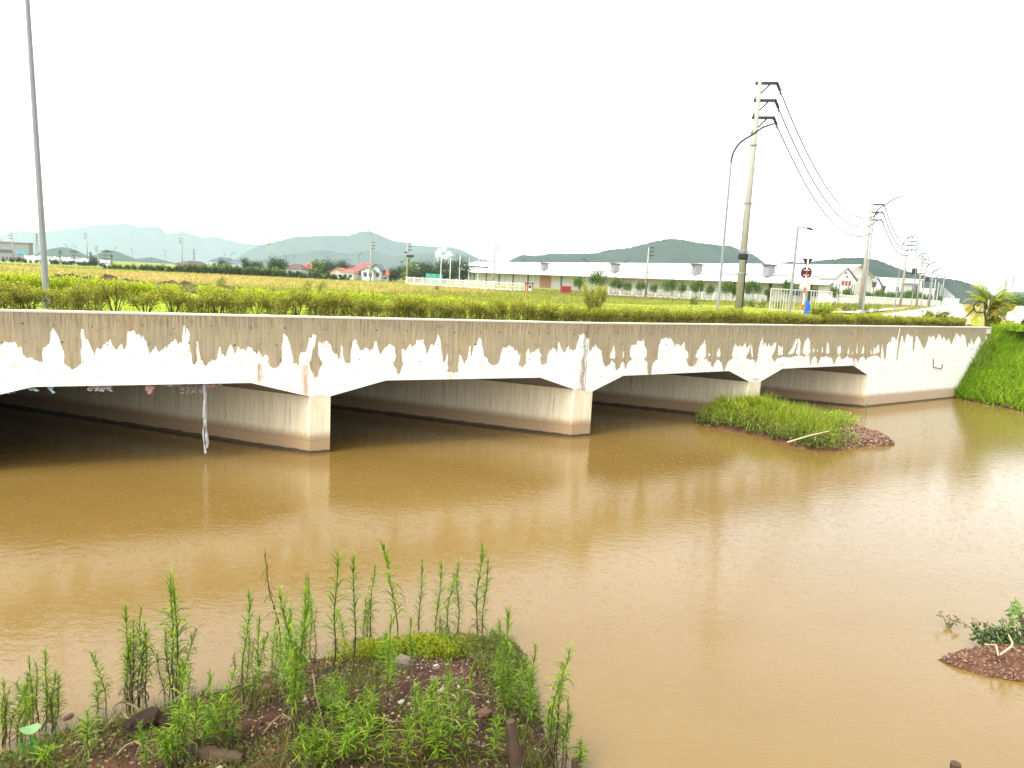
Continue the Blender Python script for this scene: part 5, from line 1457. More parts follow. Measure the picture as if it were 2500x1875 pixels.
# bright clump at the back of the island
c0 = gp(2040, 1040, .4)
n = 900; P = c0 + rng.normal(size=(n, 3)) * np.array([.42, .3, .0]); P[:, 2] = .45 + rng.uniform(0, 1, n) ** 1.2 * .55
t = empty('bright_clump', (c0[0], c0[1], .4), 'bright yellow-green leafy clump on the right back of the island', 'plant')
V, F, C = leaf_cloud(P - np.array([c0[0], c0[1], .4]), rng.normal(size=(n, 3)) * .6 + np.array([0, 0, .8]), rng.uniform(.08, .16, n), .35, pick([(.26, .38, .03), (.32, .42, .04), (.2, .32, .03)], n))
mesh_np('leaves', V, F, M['leaf'], t, dict(Col=C))
a, b = gp(1922, 1080, .35), gp(2026, 1052, .75)
props(MB().tube([a, a * .5 + b * .5 + np.array([0, 0, .03]), b], [.032, .028, .02], 6).build('fallen_branch', M['bamboo']), 'pale straight branch lying across the island side', 'branch')

# ------------------------------------------------------------------ pebbles and stones of the near mound
cm = NM('pebble'); cm.b.inputs['Specular IOR Level'].default_value = .2; cm.base(cm.attr('Col', 'Color')); cm.rough(.7); M['pebble'] = cm.m
def pebbles(name, P, r, cols):
    n = len(P)
    base = np.array([(1, 0, 0), (0, 1, 0), (-1, 0, 0), (0, -1, 0), (0, 0, .7), (0, 0, -.7)], float)
    rot = rng.uniform(0, 6.28, n); c, s_ = np.cos(rot), np.sin(rot)
    S = rng.uniform(.6, 1.3, (n, 6, 1)) * r[:, None, None] * base[None] * rng.uniform(.6, 1.4, (n, 1, 3))
    V = np.stack([S[..., 0] * c[:, None] - S[..., 1] * s_[:, None], S[..., 0] * s_[:, None] + S[..., 1] * c[:, None], S[..., 2]], 2) + P[:, None]
    f = np.array([(0, 1, 4), (1, 2, 4), (2, 3, 4), (3, 0, 4), (1, 0, 5), (2, 1, 5), (3, 2, 5), (0, 3, 5)])
    F = (f[None] + np.arange(n)[:, None, None] * 6).reshape(-1, 3)
    o = mesh_np(name, V.reshape(-1, 3), F, M['pebble'], attrs=dict(Col=np.repeat(cols, 6, 0))); o['kind'] = 'stuff'
STC = [(.06, .033, .022), (.10, .06, .04), (.17, .12, .085), (.045, .036, .03), (.26, .20, .15), (.08, .042, .03), (.04, .033, .03)]
P = near.sample(9000, lambda P: .25 + .75 * np.exp(-(((P[:, 0] - mc[0]) / 2) ** 2 + ((P[:, 1] - mc[1]) / 1.6) ** 2)))
pebbles('gravel', P, rng.uniform(.006, .026, len(P)) * (1 + (rng.uniform(0, 1, len(P)) > .95) * 1.6), pick(STC, len(P)))
P = spit.sample(1500); pebbles('spit_gravel', P, rng.uniform(.010, .05, len(P)), pick([(.115, .058, .034), (.14, .075, .046), (.09, .044, .025), (.16, .092, .058)], len(P)))
P = island.sample(2600, lambda P: 1 - isl_den(P)); pebbles('island_gravel', P, rng.uniform(.03, .10, len(P)), pick([(.12, .065, .04), (.15, .085, .055), (.09, .046, .028), (.18, .11, .075)], len(P)))
def stone(px, py, r, squash, label, mat=None, col=None, name='stone'):
    p = near.hit(px, py) if px < 1500 else gp(px, py, .1)
    V, F = [], []; nu, nv = 9, 6
    sd = px * .37
    for j in range(nv + 1):
        ph = math.pi * j / nv
        for i_ in range(nu):
            g = 2 * math.pi * i_ / nu
            d = np.array([math.sin(ph) * math.cos(g), math.sin(ph) * math.sin(g), math.cos(ph)])
            k = 1 + .45 * mnoise.noise((d[0] * 1.3 + sd, d[1] * 1.3, d[2] * 1.3))
            V.append(d * r * k * np.array([1.25, .85, squash]))
    for j in range(nv):
        for i_ in range(nu): F.append((j*nu+i_, (j+1)*nu+i_, (j+1)*nu+(i_+1) % nu, j*nu+(i_+1) % nu))
    o = mesh_np(name, V, F, mat or M['rock']); o.location = (p[0], p[1], p[2] + r * squash * .35); o.rotation_euler = (0, .15, sd)
    props(o, label, 'stone')
gr = simple('grey_stone', (.12, .095, .075), .8, .35, 6, bump=.5); br = simple('red_brown_stone', (.10, .05, .033), .8, .4, 6, bump=.5); wh_ = simple('white_shell', (.25, .24, .21), .6, .1, 5)
stone(984, 1625, .13, .8, 'large grey-brown stone on the back of the gravel mound', gr)
stone(786, 1718, .08, .55, 'dark blue-grey slate lump left on the mound', M['rock'])
stone(830, 1722, .10, .5, 'pale flat stone beside the dark slate lump', gr)
stone(800, 1648, .08, .7, 'dark rounded stone at the mound top left', M['rock'])
stone(1180, 1745, .09, .6, 'reddish brown stone on the right slope of the mound', br)
stone(1064, 1628, .04, .7, 'small pale pinkish stone on the mound top', wh_)
stone(1058, 1658, .06, .5, 'flat tan stone right of the mound top', gr)
stone(978, 1715, .04, .35, 'small white shard lying on the mound slope', wh_)
stone(1265, 1598, .07, .8, 'black wet stone at the right back corner of the mound', M['rock'])
stone(598, 1730, .08, .6, 'brown stone between the grass on the left bank', br)
stone(165, 1752, .06, .4, 'pinkish stone just under the shallow water at the left', br)
# rotten trunk, log and stakes
M['stump'] = simple('rotten_wood', (0.022, 0.014, 0.009), .9, .6, 7, bump=.8, spec=.1)
def knobbly(name, pts, rad, mat, label, cat, n=10, hollow=False):
    P_, R_ = [], []
    for k in range(len(pts) - 1):
        for f in np.linspace(0, 1, 5)[: (5 if k == len(pts) - 2 else 4)]:
            P_.append(np.asarray(pts[k]) * (1 - f) + np.asarray(pts[k + 1]) * f); R_.append(rad[k] * (1 - f) + rad[k + 1] * f)
    R_ = [r_ * (1 + .18 * math.sin(i_ * 2.3 + len(P_))) for i_, r_ in enumerate(R_)]
    m = MB().tube(P_, R_, n)
    v = [tuple(np.array(q) * 1 + np.array([mnoise.noise((q[0] * 9, q[1] * 9, q[2] * 9))] * 3) * rad[0] * .35) for q in m.v]
    o = mesh_np(name, v, m.f, mat, smooth=False)
    return props(o, label, cat)
a, b = near.hit(318, 1790), near.hit(415, 1772)
knobbly('rotten_stump', [a + (0, 0, -.02), (a + b) / 2 + (0, .05, .10), b + (0, 0, .02)], [.17, .15, .06], M['stump'], 'dark wet rotten stump half sunk in the left bank', 'stump')
a, b = near.hit(478, 1850), near.hit(595, 1862)
knobbly('log', [a + (0, 0, .06), b + (0, 0, .05)], [.085, .06], M['wood'], 'brown broken log lying at the bottom of the left bank', 'log')
a, b = near.hit(476, 1838) + (0, 0, .02), near.hit(470, 1880) + (0, 0, -.1)
props(MB().tube([a + (0, 0, .12), b], [.07, .05], 7).build('broken_stake', M['wood']), 'stubby rotten wood piece under the log end', 'stake')
a = near.hit(1265, 1890); 
props(MB().tube([a + (0, 0, -.3), a + (-.05, .02, .25), a + (-.12, .04, .62)], [.075, .068, .055], 8).build('wooden_stake', M['wood']), 'weathered leaning wooden stake at the right front of the mound', 'stake')
a = gp(1408, 1890, 0)
props(MB().tube([a + (0, 0, -.4), a + (-.03, 0, .2)], [.05, .045], 8).build('wooden_stake', M['wood']), 'short dark stake in the water right of the mound', 'stake')
a = gp(2333, 1892, 0)
props(MB().tube([a + (0, 0, -.4), a + (-.02, 0, .16)], [.065, .06], 9).build('wooden_stake', M['wood']), 'cut dark stake top at the bottom edge below the mud spit', 'stake')

# ------------------------------------------------------------------ tall weeds
def weed_mesh(seed, dens=62, bushy=1.0, dead=False, droop=.5, bare=.12):
    r = np.random.default_rng(seed); V, F, C = [], [], []
    def strip_(pts, w, col):
        n0 = len(V); n_ = len(pts)
        t = pts[-1] - pts[0]; s = np.cross(t, (0, 0, 1)); s /= np.linalg.norm(s) + 1e-9
        for k, p in enumerate(pts[:-1]):
            ww = w * (.55, 1.0, .7)[min(k, 2)]
            V.append(p - s * ww); V.append(p + s * ww); C.extend([col, col])
        V.append(pts[-1]); C.append(col)
        for k in range(n_ - 2): F.append((n0 + 2*k, n0 + 2*k + 1, n0 + 2*k + 3, n0 + 2*k + 2))
        F.append((n0 + 2*(n_-2), n0 + 2*(n_-2) + 1, n0 + 2*(n_-1)))
    bend = r.normal(size=2) * .055
    def sp(f): return np.array([bend[0] * f * f + .012 * math.sin(f * 9 + seed), bend[1] * f * f + .012 * math.cos(f * 7 + seed), f])
    # stem
    n0 = len(V); ns = 8
    for k in range(ns + 1):
        f = k / ns; w = .0075 * (1 - .75 * f) + .001
        c = np.array([.07, .065, .025]) * (1 - f) + np.array([.12, .2, .03]) * f
        if dead: c = np.array([.07, .045, .03])
        for q in range(3):
            g = 2.09 * q; V.append(sp(f) + np.array([w * math.cos(g), w * math.sin(g), 0])); C.append(tuple(c))
    for k in range(ns):
        for q in range(3): F.append((n0+3*k+q, n0+3*k+(q+1) % 3, n0+3*k+3+(q+1) % 3, n0+3*k+3+q))
    for k in range(dens):
        f = bare + (1 - bare) * (k / dens) ** .9; g = k * 2.4 + r.normal() * .4
        L = (.10 if f < .85 else .075) * r.uniform(.65, 1.3) * bushy
        el = R(r.uniform(15, 55)) if f < .8 else R(r.uniform(45, 80))
        low = f < .33 and r.uniform() < .65
        col = np.array([(.105, .195, .008), (.15, .25, .010), (.07, .14, .006), (.20, .28, .012)][r.integers(0, 4)]) * r.uniform(.8, 1.2)
        if low: el = R(r.uniform(-70, 10)); col = np.array([(.10, .08, .035), (.2, .19, .05), (.06, .045, .025)][r.integers(0, 3)])
        if dead: el = R(r.uniform(-75, 20)); col = np.array([.075, .05, .03]) * r.uniform(.6, 1.4) + (np.array([.02, .05, 0]) if f > .75 else 0)
        h = np.array([math.cos(g), math.sin(g), 0]); p = sp(f)
        p1 = p + (h * math.cos(el) + np.array([0, 0, math.sin(el)])) * L * .45
        e2 = el - droop * r.uniform(.2, 1.3)
        p2 = p1 + (h * math.cos(e2) + np.array([0, 0, math.sin(e2)])) * L * .35
        e3 = e2 - droop * r.uniform(.2, 1.2)
        p3 = p2 + (h * math.cos(e3) + np.array([0, 0, math.sin(e3)])) * L * .3
        strip_([p, p1, p2, p3], L * .052, tuple(np.clip(col, 0, 1)))
    return mesh_np('foliage', V, F, M['leaf'], attrs=dict(Col=np.array(C)), link=False)
WM = [weed_mesh(k, (100, 150, 120, 84, 165, 112, 92, 132)[k], (1.15, .9, 1.2, 1.35, .85, 1.05, 1.3, 1.0)[k], droop=(.5, .4, .7, .9, .35, .6, 1.0, .5)[k], bare=(.12, .2, .1, .3, .08, .25, .15, .18)[k]) for k in range(8)]
WS = [weed_mesh(40 + k, 70, 1.5, droop=.7, bare=.05) for k in range(5)]
WD = weed_mesh(77, 46, .9, dead=True)
def weed(bx, by, tx, ty, label, group=None, ms=None, mound=near):
    p = mound.hit(bx, by)
    z1 = hz(p[0], p[1], ty); tip = gx(tx, p[1], z1); v = Vector(tip - p)
    o = obj('tall_weed', ms, None, p)
    o.rotation_euler = (Vector((0, 0, 1)).rotation_difference(v).to_matrix() @ Matrix.Rotation(rng.uniform(0, 6.28), 3, 'Z')).to_euler()
    L = v.length; o.scale = (max(L, 1.0) * .95, max(L, 1.0) * .95, L)
    return props(o, label, 'weed', group)
def BL(x, y): return x / 2.885, 1300 + y / 2.885
def BM(x, y): return 700 + x / 2.885, 1300 + y / 2.885
back = [BM(*q) for q in ((330, 990), (350, 150), (470, 960), (505, 170), (580, 830), (600, 260), (780, 830), (790, 110), (930, 780), (955, 190), (1050, 800), (1055, 220), (1120, 810), (1140, 210), (1200, 810), (1215, 240), (1330, 800), (1368, 90), (1378, 800), (1390, 190))]
bn = ['first from the left', 'second from the left', 'third from the left', 'fourth from the left, dark stemmed', 'slim with big spreading leaves', 'right of the middle one', 'left of the middle pair', 'right of the middle pair', 'left of the tallest pair', 'right of the tallest pair']
for k in range(10): weed(*back[2*k], *back[2*k+1], 'tall green weed at the back edge of the mound, ' + bn[k], 'tall weeds on the mound', WM[k % 8])
L_ = [(BM, 130, 850, 140, 330), (BM, 170, 910, 175, 410), (BM, 20, 900, 20, 600), (BM, 540, 820, 550, 450), (BM, 410, 860, 400, 560), (BM, 1500, 800, 1505, 620), (BM, 1090, 810, 1078, 600),
      (BM, 60, 1400, 75, 400), (BM, 710, 1200, 720, 600), (BM, 870, 1000, 885, 590), (BM, 1550, 1350, 1575, 530), (BM, 1530, 1380, 1520, 800), (BM, 1700, 1420, 1755, 780), (BM, 1690, 1500, 1730, 960), (BM, 1840, 1650, 1890, 800), (BM, 1860, 1600, 1920, 1000), (BM, 1960, 1660, 1985, 1180), (BM, 1905, 1660, 1910, 1250), (BM, 2060, 1680, 2085, 1470),
      (BM, 1130, 1400, 1130, 940), (BM, 1270, 1420, 1280, 960), (BM, 1000, 1420, 995, 990), (BM, 900, 1520, 910, 1080), (BM, 600, 1430, 600, 1090), (BM, 480, 1620, 480, 1260), (BM, 200, 1660, 190, 1280), (BM, 320, 1420, 320, 1060), (BM, 400, 1250, 400, 960),
      (BL, 2080, 1460, 2100, 420), (BL, 2150, 1020, 2160, 330), (BL, 2040, 1300, 2040, 600), (BL, 1710, 1240, 1720, 430), (BL, 1740, 1240, 1750, 690), (BL, 1810, 1270, 1815, 590), (BL, 1910, 1020, 1935, 600), (BL, 1950, 1150, 1955, 800),
      (BL, 1220, 1210, 1215, 290), (BL, 1280, 1200, 1290, 700), (BL, 1195, 1210, 1190, 680), (BL, 1330, 1210, 1345, 870), (BL, 920, 1260, 920, 520), (BL, 900, 1260, 880, 690), (BL, 990, 1255, 1000, 530), (BL, 1030, 1255, 1035, 600), (BL, 940, 1250, 945, 620),
      (BL, 750, 1290, 750, 830), (BL, 690, 1300, 680, 1050), (BL, 245, 1400, 215, 870), (BL, 330, 1400, 335, 840), (BL, 270, 1400, 250, 920), (BL, 390, 1390, 430, 1010), (BL, 180, 1400, 180, 980), (BL, 15, 1500, 20, 1040), (BL, 60, 1500, 100, 1050), (BL, 110, 1500, 150, 1140)]
cnt = {}
L_.sort(key=lambda q: q[0](q[1], q[2])[0])
for k, (f, bx, by, tx, ty) in enumerate(L_):
    b = f(bx, by); t_ = f(tx, ty)
    if f is BL and bx < 450: where = 'left corner clump standing in the shallow water'
    elif f is BL and bx < 800: where = 'left bank in front of the water'
    elif f is BL and bx < 1100: where = 'pair of bundles above the rotten stump'
    elif f is BL and bx < 1400: where = 'leafy bundle right of the rotten stump'
    elif f is BL: where = 'left shoulder of the gravel mound'
    elif bx > 1480: where = 'right side of the mound by the water'
    else: where = 'front of the gravel mound'
    cnt[where] = cnt.get(where, 0) + 1
    weed(*b, *t_, 'narrow-leaved green weed, %s, %s from the left' % (where, ORD[cnt[where] - 1]), 'weeds: ' + where, WM[(k * 3) % 8] if k % 7 else WM[k % 8])
    if k % 5 < 3:
        dx = (-1) ** k * (6 + (k * 7) % 9)
        weed(b[0] + dx, b[1] + 4, t_[0] + dx * 1.3, t_[1] + (b[1] - t_[1]) * (.12 + .07 * (k % 4)), 'shorter companion weed, %s, %s from the left' % (where, ORD[cnt[where] - 1]), 'weeds: ' + where, WM[(k * 5 + 2) % 8] if k % 10 else WD)
weed(*BL(2000, 930), *BL(1870, 130), 'leaning dead brown stalk with a few withered leaves', None, WD)
weed(*BL(1650, 1000), *BL(1660, 850), 'short black dead stalk at the water edge', None, WD)
# shorter leafy shoots over the bank
rr = random.Random(14)
sh = [(BL, 620, 1580, 630, 1220), (BL, 1245, 1650, 1250, 1020), (BL, 1290, 1630, 1300, 1150), (BL, 1430, 1500, 1450, 1290), (BL, 1490, 1500, 1490, 990), (BL, 1520, 1510, 1530, 1150), (BL, 1585, 1500, 1585, 990), (BL, 1640, 1480, 1650, 1180), (BL, 270, 1640, 300, 1520),
      (BM, 1060, 1640, 1075, 1090), (BM, 1100, 1560, 1120, 990), (BM, 980, 1600, 960, 1180), (BM, 1020, 1500, 1040, 1100), (BM, 1160, 1640, 1150, 1200), (BM, 540, 1640, 560, 1290), (BM, 690, 1660, 700, 1330), (BM, 660, 1000, 690, 700), (BM, 730, 1100, 745, 780), (BM, 90, 1640, 120, 1350), (BM, 300, 1660, 290, 1400), (BM, 430, 1500, 420, 1200), (BM, 1260, 1600, 1255, 1250), (BM, 1450, 1620, 1460, 1300), (BM, 850, 1660, 840, 1300), (BM, 250, 1280, 260, 1050)]
sh.sort(key=lambda q: q[0](q[1], q[2])[0])
for f, bx, by, tx, ty in sh:
    cnt[f] = cnt.get(f, 0) + 1
    weed(*f(bx, by), *f(tx, ty), 'short broad-leaved green shoot on the %s, %s from the left' % ('gravel mound' if f is BM else 'left bank', ORD[cnt[f] - 1]), 'short shoots on the mound' if f is BM else 'short shoots on the left bank', WS[rr.randrange(5)])

# ground cover of the near bank
bx0 = gp(1010, 1640, .5)
def moss(P):          # bright strip along the back of the mound
    d = poly_dist(near.poly, P)
    return ss(.0, .12, d) * ss(.95, .20, d + .5 * nz2(P, 1.6, 8) + .2 * nz2(P, 5, 18)) * ss(-2.6, -1.6, P[:, 0]) * ss(8.2, 9.0, P[:, 1])
P = near.sample(26000, moss)
xr = (ss(-.9, -.1, P[:, 0] + .3 * nz2(P[:, :2], 2.0, 41)) * .85)[:, None]
pc = pick([(.19, .25, .008), (.25, .29, .010), (.13, .18, .008), (.28, .27, .02)], len(P)) * (1 - xr) + pick([(.09, .11, .03), (.13, .14, .04), (.07, .07, .03)], len(P)) * xr
P[:, 2] += rng.uniform(0, 1, len(P)) ** 1.3 * .24
cover('mound_moss', P, rng.uniform(.025, .06, len(P)), pc, .4, .05)
P = near.sample(13000, lambda P: .06 + .94 * ss(.30, .62, nz2(P, .9, 31) + .35 + .22 * ss(9.2, 7.8, P[:, 1])))
grass('bank_tufts', P, rng.uniform(.04, .24, len(P)), pick([(.075, .12, .008), (.12, .17, .012), (.06, .075, .012), (.16, .14, .04)], len(P)), np.full(len(P), .011), .7)
P = near.sample(9000, lambda P: ss(-1.6, -2.8, P[:, 0]) * (.3 + .7 * ss(-.2, .3, nz2(P, 1.2, 3))))
cover('leaf_litter', P, rng.uniform(.025, .07, len(P)), pick([(.07, .055, .025), (.16, .15, .04), (.05, .04, .02), (.22, .21, .06), (.09, .10, .03), (.12, .15, .03)], len(P)), .55, .06, .2)
# floating leaf plant at the far left corner
p = near.hit(75, 1838)
t = empty('round_leaf_plant', p, 'small plant with one pale round leaf at the bottom left corner', 'plant')
V = [(0, 0, .30)] + [(.11 * math.cos(g) * (1 + .12 * math.sin(3 * g)), .09 * math.sin(g), .30 + .02 * math.sin(2 * g)) for g in np.linspace(0, 2 * math.pi, 15)[:-1]]
mesh_np('leaf', V, [(0, k, k % 14 + 1) for k in range(1, 15)], M['leaf'], t, dict(Col=np.tile([[.20, .36, .14]], (15, 1))))
m = MB().tube([(0, 0, -.05), (.01, 0, .3)], .008, 5); mesh_np('stalk', m.v, m.f, M['leaf'], t, dict(Col=np.tile([[.14, .25, .06]], (len(m.v), 1))))
n = 60; V, F, C = leaf_cloud(rng.normal(size=(n, 3)) * np.array([.16, .1, .02]) + np.array([.12, -.05, .06]), rng.normal(size=(n, 3)) + np.array([0, 0, 1]), rng.uniform(.08, .16, n), .35, pick([(.1, .22, .04), (.14, .28, .05)], n))
mesh_np('leaves', V, F, M['leaf'], t, dict(Col=C))

# plants on the mud spit and the sprig in the water
def sprig(base, n, h, spread, label, cols, name='water_plant', lsize=.1):
    t = empty(name, base, label, 'plant'); sb = MB(); cs, ds = [], []
    for k in range(n):
        g = rng.uniform(0, 6.28); tip = np.array([math.cos(g) * spread * rng.uniform(.3, 1), math.sin(g) * spread * .6 * rng.uniform(.3, 1), h * rng.uniform(.5, 1)])
        sb.tube([(0, 0, -.05), tip * .5 + (0, 0, h * .12), tip], [.009, .007, .004], 4, cap=False)
        for q in np.linspace(.25, 1, 9):
            cs.append(tip * q + (0, 0, h * .2 * q * (1 - q))); ds.append(np.array([math.cos(g + q * 9), math.sin(g + q * 9), rng.uniform(-.5, .3)]))
    cs, ds = np.array(cs), np.array(ds)
    V, F, C = leaf_cloud(cs, ds, rng.uniform(.8, 1.2, len(cs)) * lsize, .25, pick(cols, len(cs)))
    mesh_np('leaves', V, F, M['leaf'], t, dict(Col=C)); sb.build('stems', M['stem'], t)
    return t
sprig(gp(2316, 1532, 0), 4, .26, .28, 'small brown-green sprig poking out of the water left of the mud spit', [(.12, .11, .04), (.16, .14, .05), (.09, .1, .03)])
sprig(gp(2400, 1568, .1), 9, .45, .40, 'leafy green plant at the back left of the mud spit', [(.07, .13, .04), (.1, .17, .05), (.06, .1, .03)])
sprig(gp(2455, 1565, .15), 10, .5, .45, 'bushy green plant in the middle back of the mud spit', [(.09, .17, .04), (.13, .22, .05)])
sprig(gp(2505, 1560, .2), 12, .7, .5, 'bright grassy plant at the right edge of the mud spit', [(.12, .24, .04), (.17, .28, .05)], lsize=.16)
P = np.column_stack([gp(2462, 1576, .1)[:2] + np.clip(rng.normal(size=(900, 2)), -1.6, 1.6) * np.array([.34, .10]), rng.uniform(.05, .3, 900)])
cover('spit_herbs', P, rng.uniform(.04, .09, 900), pick([(.06, .09, .03), (.1, .15, .04), (.05, .06, .03), (.13, .2, .05)], 900), .6)
for a, b, c in (((2405, 1573), (2432, 1575), (2437, 1600)), ((2442, 1598), (2470, 1578), (2490, 1590)), ((2460, 1545), (2472, 1570), (2468, 1580))):
    q = [gp(*v, .32) for v in (a, b, c)]
    props(MB().tube(q, [.014, .018, .012], 5).build('dry_reed', M['bamboo']), {2405: 'pale bent dry reed at the left on the mud spit', 2442: 'pale bent dry reed at the right on the mud spit', 2460: 'pale dry reed leaning up among the spit plants'}[a[0]], 'reed', 'dry reeds on the mud spit')

# ------------------------------------------------------------------ rags caught under the bridge edge
def rag(px, py0, py1, wpx, mat, label, strands=7, seed=0):
    u_, z0 = W(px, py0, 0); P0 = P2(u_) + nL * .14; zt = bottom(u_) + .02
    z1 = W(px, py1, 0)[1]; h = max(zt - z1, .08); w = wpx / FOC * 22
    r = np.random.default_rng(seed); m = MB()
    for k in range(strands):
        x0 = r.uniform(-w / 2, w / 2); pts = []; L = h * r.uniform(.45, 1)
        dx = r.normal() * .06
        for q in range(7):
            f = q / 6; pts.append((x0 + dx * f + .03 * math.sin(f * 8 + k * 2 + seed), r.normal() * .02, -L * f))
        wd_ = r.uniform(.03, .085)
        v = []
        for q, p in enumerate(pts):
            tw = .35 * math.sin(q * .7 + k); ww = wd_ * (1 - .5 * q / 6) * r.uniform(.6, 1.3)
            v += [(p[0] - ww * math.cos(tw), p[1] - ww * math.sin(tw), p[2]), (p[0] + ww * math.cos(tw), p[1] + ww * math.sin(tw), p[2])]
        m.add(v, [(2*q, 2*q+1, 2*q+3, 2*q+2) for q in range(6)])
    o = m.build('hanging_rag', mat); o.location = (*P0, zt); o.rotation_euler = (0, 0, math.atan2(dL[1], dL[0]))
    props(o, label, 'rag', 'rags caught under the bridge edge')
rag(15, 943, 955, 22, M['rag_pink'], 'small dull pink rag at the left edge under the bridge', 5, 1)
rag(76, 943, 958, 26, M['rag_blue'], 'small pale blue rag under the left part of the bridge edge', 6, 2)
rag(122, 943, 966, 7, M['rag_blue'], 'thin pale blue strip hanging under the bridge edge', 3, 3)
rag(238, 941, 960, 36, M['rag_grey'], 'tattered grey-white rag left of the pink tattered one', 10, 4)
rag(362, 939, 965, 24, M['rag_pink'], 'tattered pinkish threads hanging in the middle of the bay', 9, 5)
rag(415, 938, 947, 40, M['rag_blue'], 'small bluish scrap on the soffit edge left of the big bundle', 8, 6)
rag(470, 937, 965, 50, M['rag_dark'], 'wide dark striped cloth bundle above the long hanging strip', 14, 7)
rag(515, 937, 950, 34, M['rag_pink'], 'reddish scrap right of the wide striped bundle', 8, 8)
rag(545, 936, 943, 22, M['rag_grey'], 'tiny white scraps on the soffit edge near the haunch', 6, 9)
u_ = W(500, 940, 0)[0]; P0 = P2(u_) + nL * .10; zt = bottom(u_); zb = W(503, 1108, 0)[1]
r = np.random.default_rng(5); m = MB()
for k in range(3):
    pts, rad = [], []
    for q in range(22):
        f = q / 21; pts.append(np.array([.04 * math.sin(f * 7 + k) * f + (k - 1) * .025, .02 * math.cos(f * 9 + k * 2), -(zt - zb) * f * (1, .82, .93)[k]]))
        rad.append(.02 * (1 + .6 * math.sin(f * 19 + k * 2)) + (.02 if .3 < f < .5 else 0) + (.022 if f > .88 else 0))
    m.tube(pts, rad, 5)
o = m.build('hanging_strip', M['rag_grey']); o.location = (*P0, zt); o.rotation_euler = (0, 0, math.atan2(dL[1], dL[0]))
props(o, 'long pale twisted cloth strip hanging from the bridge down to the water', 'rag')

# ------------------------------------------------------------------ palm corner at the right end of the wall
pp = gx(2408, 49.0, 4.2)[:2]
t = empty('palm', (*pp, 4.2), 'bushy yellow-green palm with arching fronds above the right end of the wall', 'palm')
t.scale = (.64, .64, 1.08)
tb = MB()
for k in range(7): tb.tube([(rng.normal() * .15, rng.normal() * .15, -.1), (rng.normal() * .2, rng.normal() * .2, .9)], [.05, .04], 5)
tb.build('stems', M['bamboo'], t)
for k in range(54):
    g = k * 2.4 + rng.uniform(-.2, .2); el = R(rng.uniform(58, 89)) if k < 34 else R(rng.uniform(15, 50)); L = rng.uniform(2.1, 2.9)
    base = np.array([.1 * math.cos(g), .1 * math.sin(g), rng.uniform(.7, 1.2)]); h = np.array([math.cos(g), math.sin(g), 0])
    pts = [base]; e = el
    for q in range(9):
        pts.append(pts[-1] + (h * math.cos(e) + np.array([0, 0, math.sin(e)])) * L / 9); e -= R(rng.uniform(5, 12.5))
    V, F, C = [], [], []
    yel = rng.uniform(0, 1)
    s = np.cross(h, (0, 0, 1))
    for q in range(1, 10):
        for sub in (0, .33, .67):
            if q == 9 and sub: continue
            p = pts[q] if not sub else pts[q] * (1 - sub) + pts[q + 1] * sub
            for sd in (-1, 1):
                ll = .42 * math.sin(math.pi * (q + sub) / 10.5) + .1
                d = s * sd * .8 + h * .5 + np.array([0, 0, .15]); tipv = p + d * ll * .6; tip2 = tipv + (d * .7 + np.array([0, 0, -.5])) * ll * .45
                n0 = len(V); w = h * .05
                V += [p - w, p + w, tipv + w * 1.1, tipv - w * 1.1, tip2]; F += [(n0, n0+1, n0+2, n0+3), (n0+3, n0+2, n0+4)]
                c = (np.array([.25, .32, .012]) if k < 34 else np.array([.32, .25, .02])) * rng.uniform(.75, 1.25) + yel * np.array([.08, .04, 0])
                C += [c] * 5
    m = MB().tube(pts, [.016 - .0012 * i_ for i_ in range(10)], 4, cap=False); n0 = len(V)
    V += m.v; F += [tuple(i_ + n0 for i_ in f) for f in m.f]; C += [np.array([.22, .22, .04])] * len(m.v)
    mesh_np('frond', V, F, M['leaf'], t, dict(Col=np.clip(np.array(C), 0, 1)))
def post(a, b, r_, mat, label, name='support_stake'):
    props(MB().tube([a, b], r_, 6).build(name, mat), label, 'stake', 'stakes propping the palm')
Yp = pp[1] - 2.3
def at_(px, py, Y=Yp):
    d = ray(px, py); return EYE + d * (Y / d[1])
post(at_(2357, 795), at_(2398, 742), .05, M['bamboo'], 'slanting pale bamboo stake left of the palm')
post(at_(2395, 797), at_(2400, 737), .06, M['bamboo'], 'upright thick pale bamboo stake before the palm')
post(at_(2409, 762, Yp + .6), at_(2415, 732, Yp + .6), .05, M['bamboo'], 'short orange-brown bamboo stake right of the hose coil')
post(at_(2408, 798), at_(2404, 760), .06, M['wood'], 'dark stake right of the upright bamboo stake')
post(at_(2341, 790), at_(2380, 752), .05, M['wood'], 'dark slanting stake at the far left of the palm')
c = at_(2394, 750, Yp - .15); m = MB()
for rad, dz in ((.44, 0), (.41, .03), (.43, .06)):
    m.tube([c + np.array([rad * math.cos(g) * 1.05, dz, rad * .85 * math.sin(g)]) for g in np.linspace(0, 2 * math.pi, 33)], .022, 5, cap=False)
props(m.build('hose_coil', M['rubber']), 'black hose coil hung on the bamboo stakes before the palm', 'hose')
for x, y, w_, h_, lb in ((2322, 793, 1.7, 1.15, 'large leafy shrub at the right end of the hedge'), (2354, 795, 1.1, .8, 'dark low shrub left of the palm stakes'), (2425, 790, 1.0, .9, 'round yellow-green shrub right of the palm stakes'), (2380, 797, .8, .7, 'narrow grassy green shrub between the palm stakes')):
    q = P2(min(W(x, y, 1)[0], LEN_R)) + nR * (1.0 if x < 2400 else 2.2)
    if x > 2400: q = gx(x, 48.6, 4.2)[:2]
    shrub('corner_shrub', (*q, 4.2), shrub_mesh(w_, h_, 5200, False, pal_top=YG + GR, lsize=.065), lb, 'shrub')

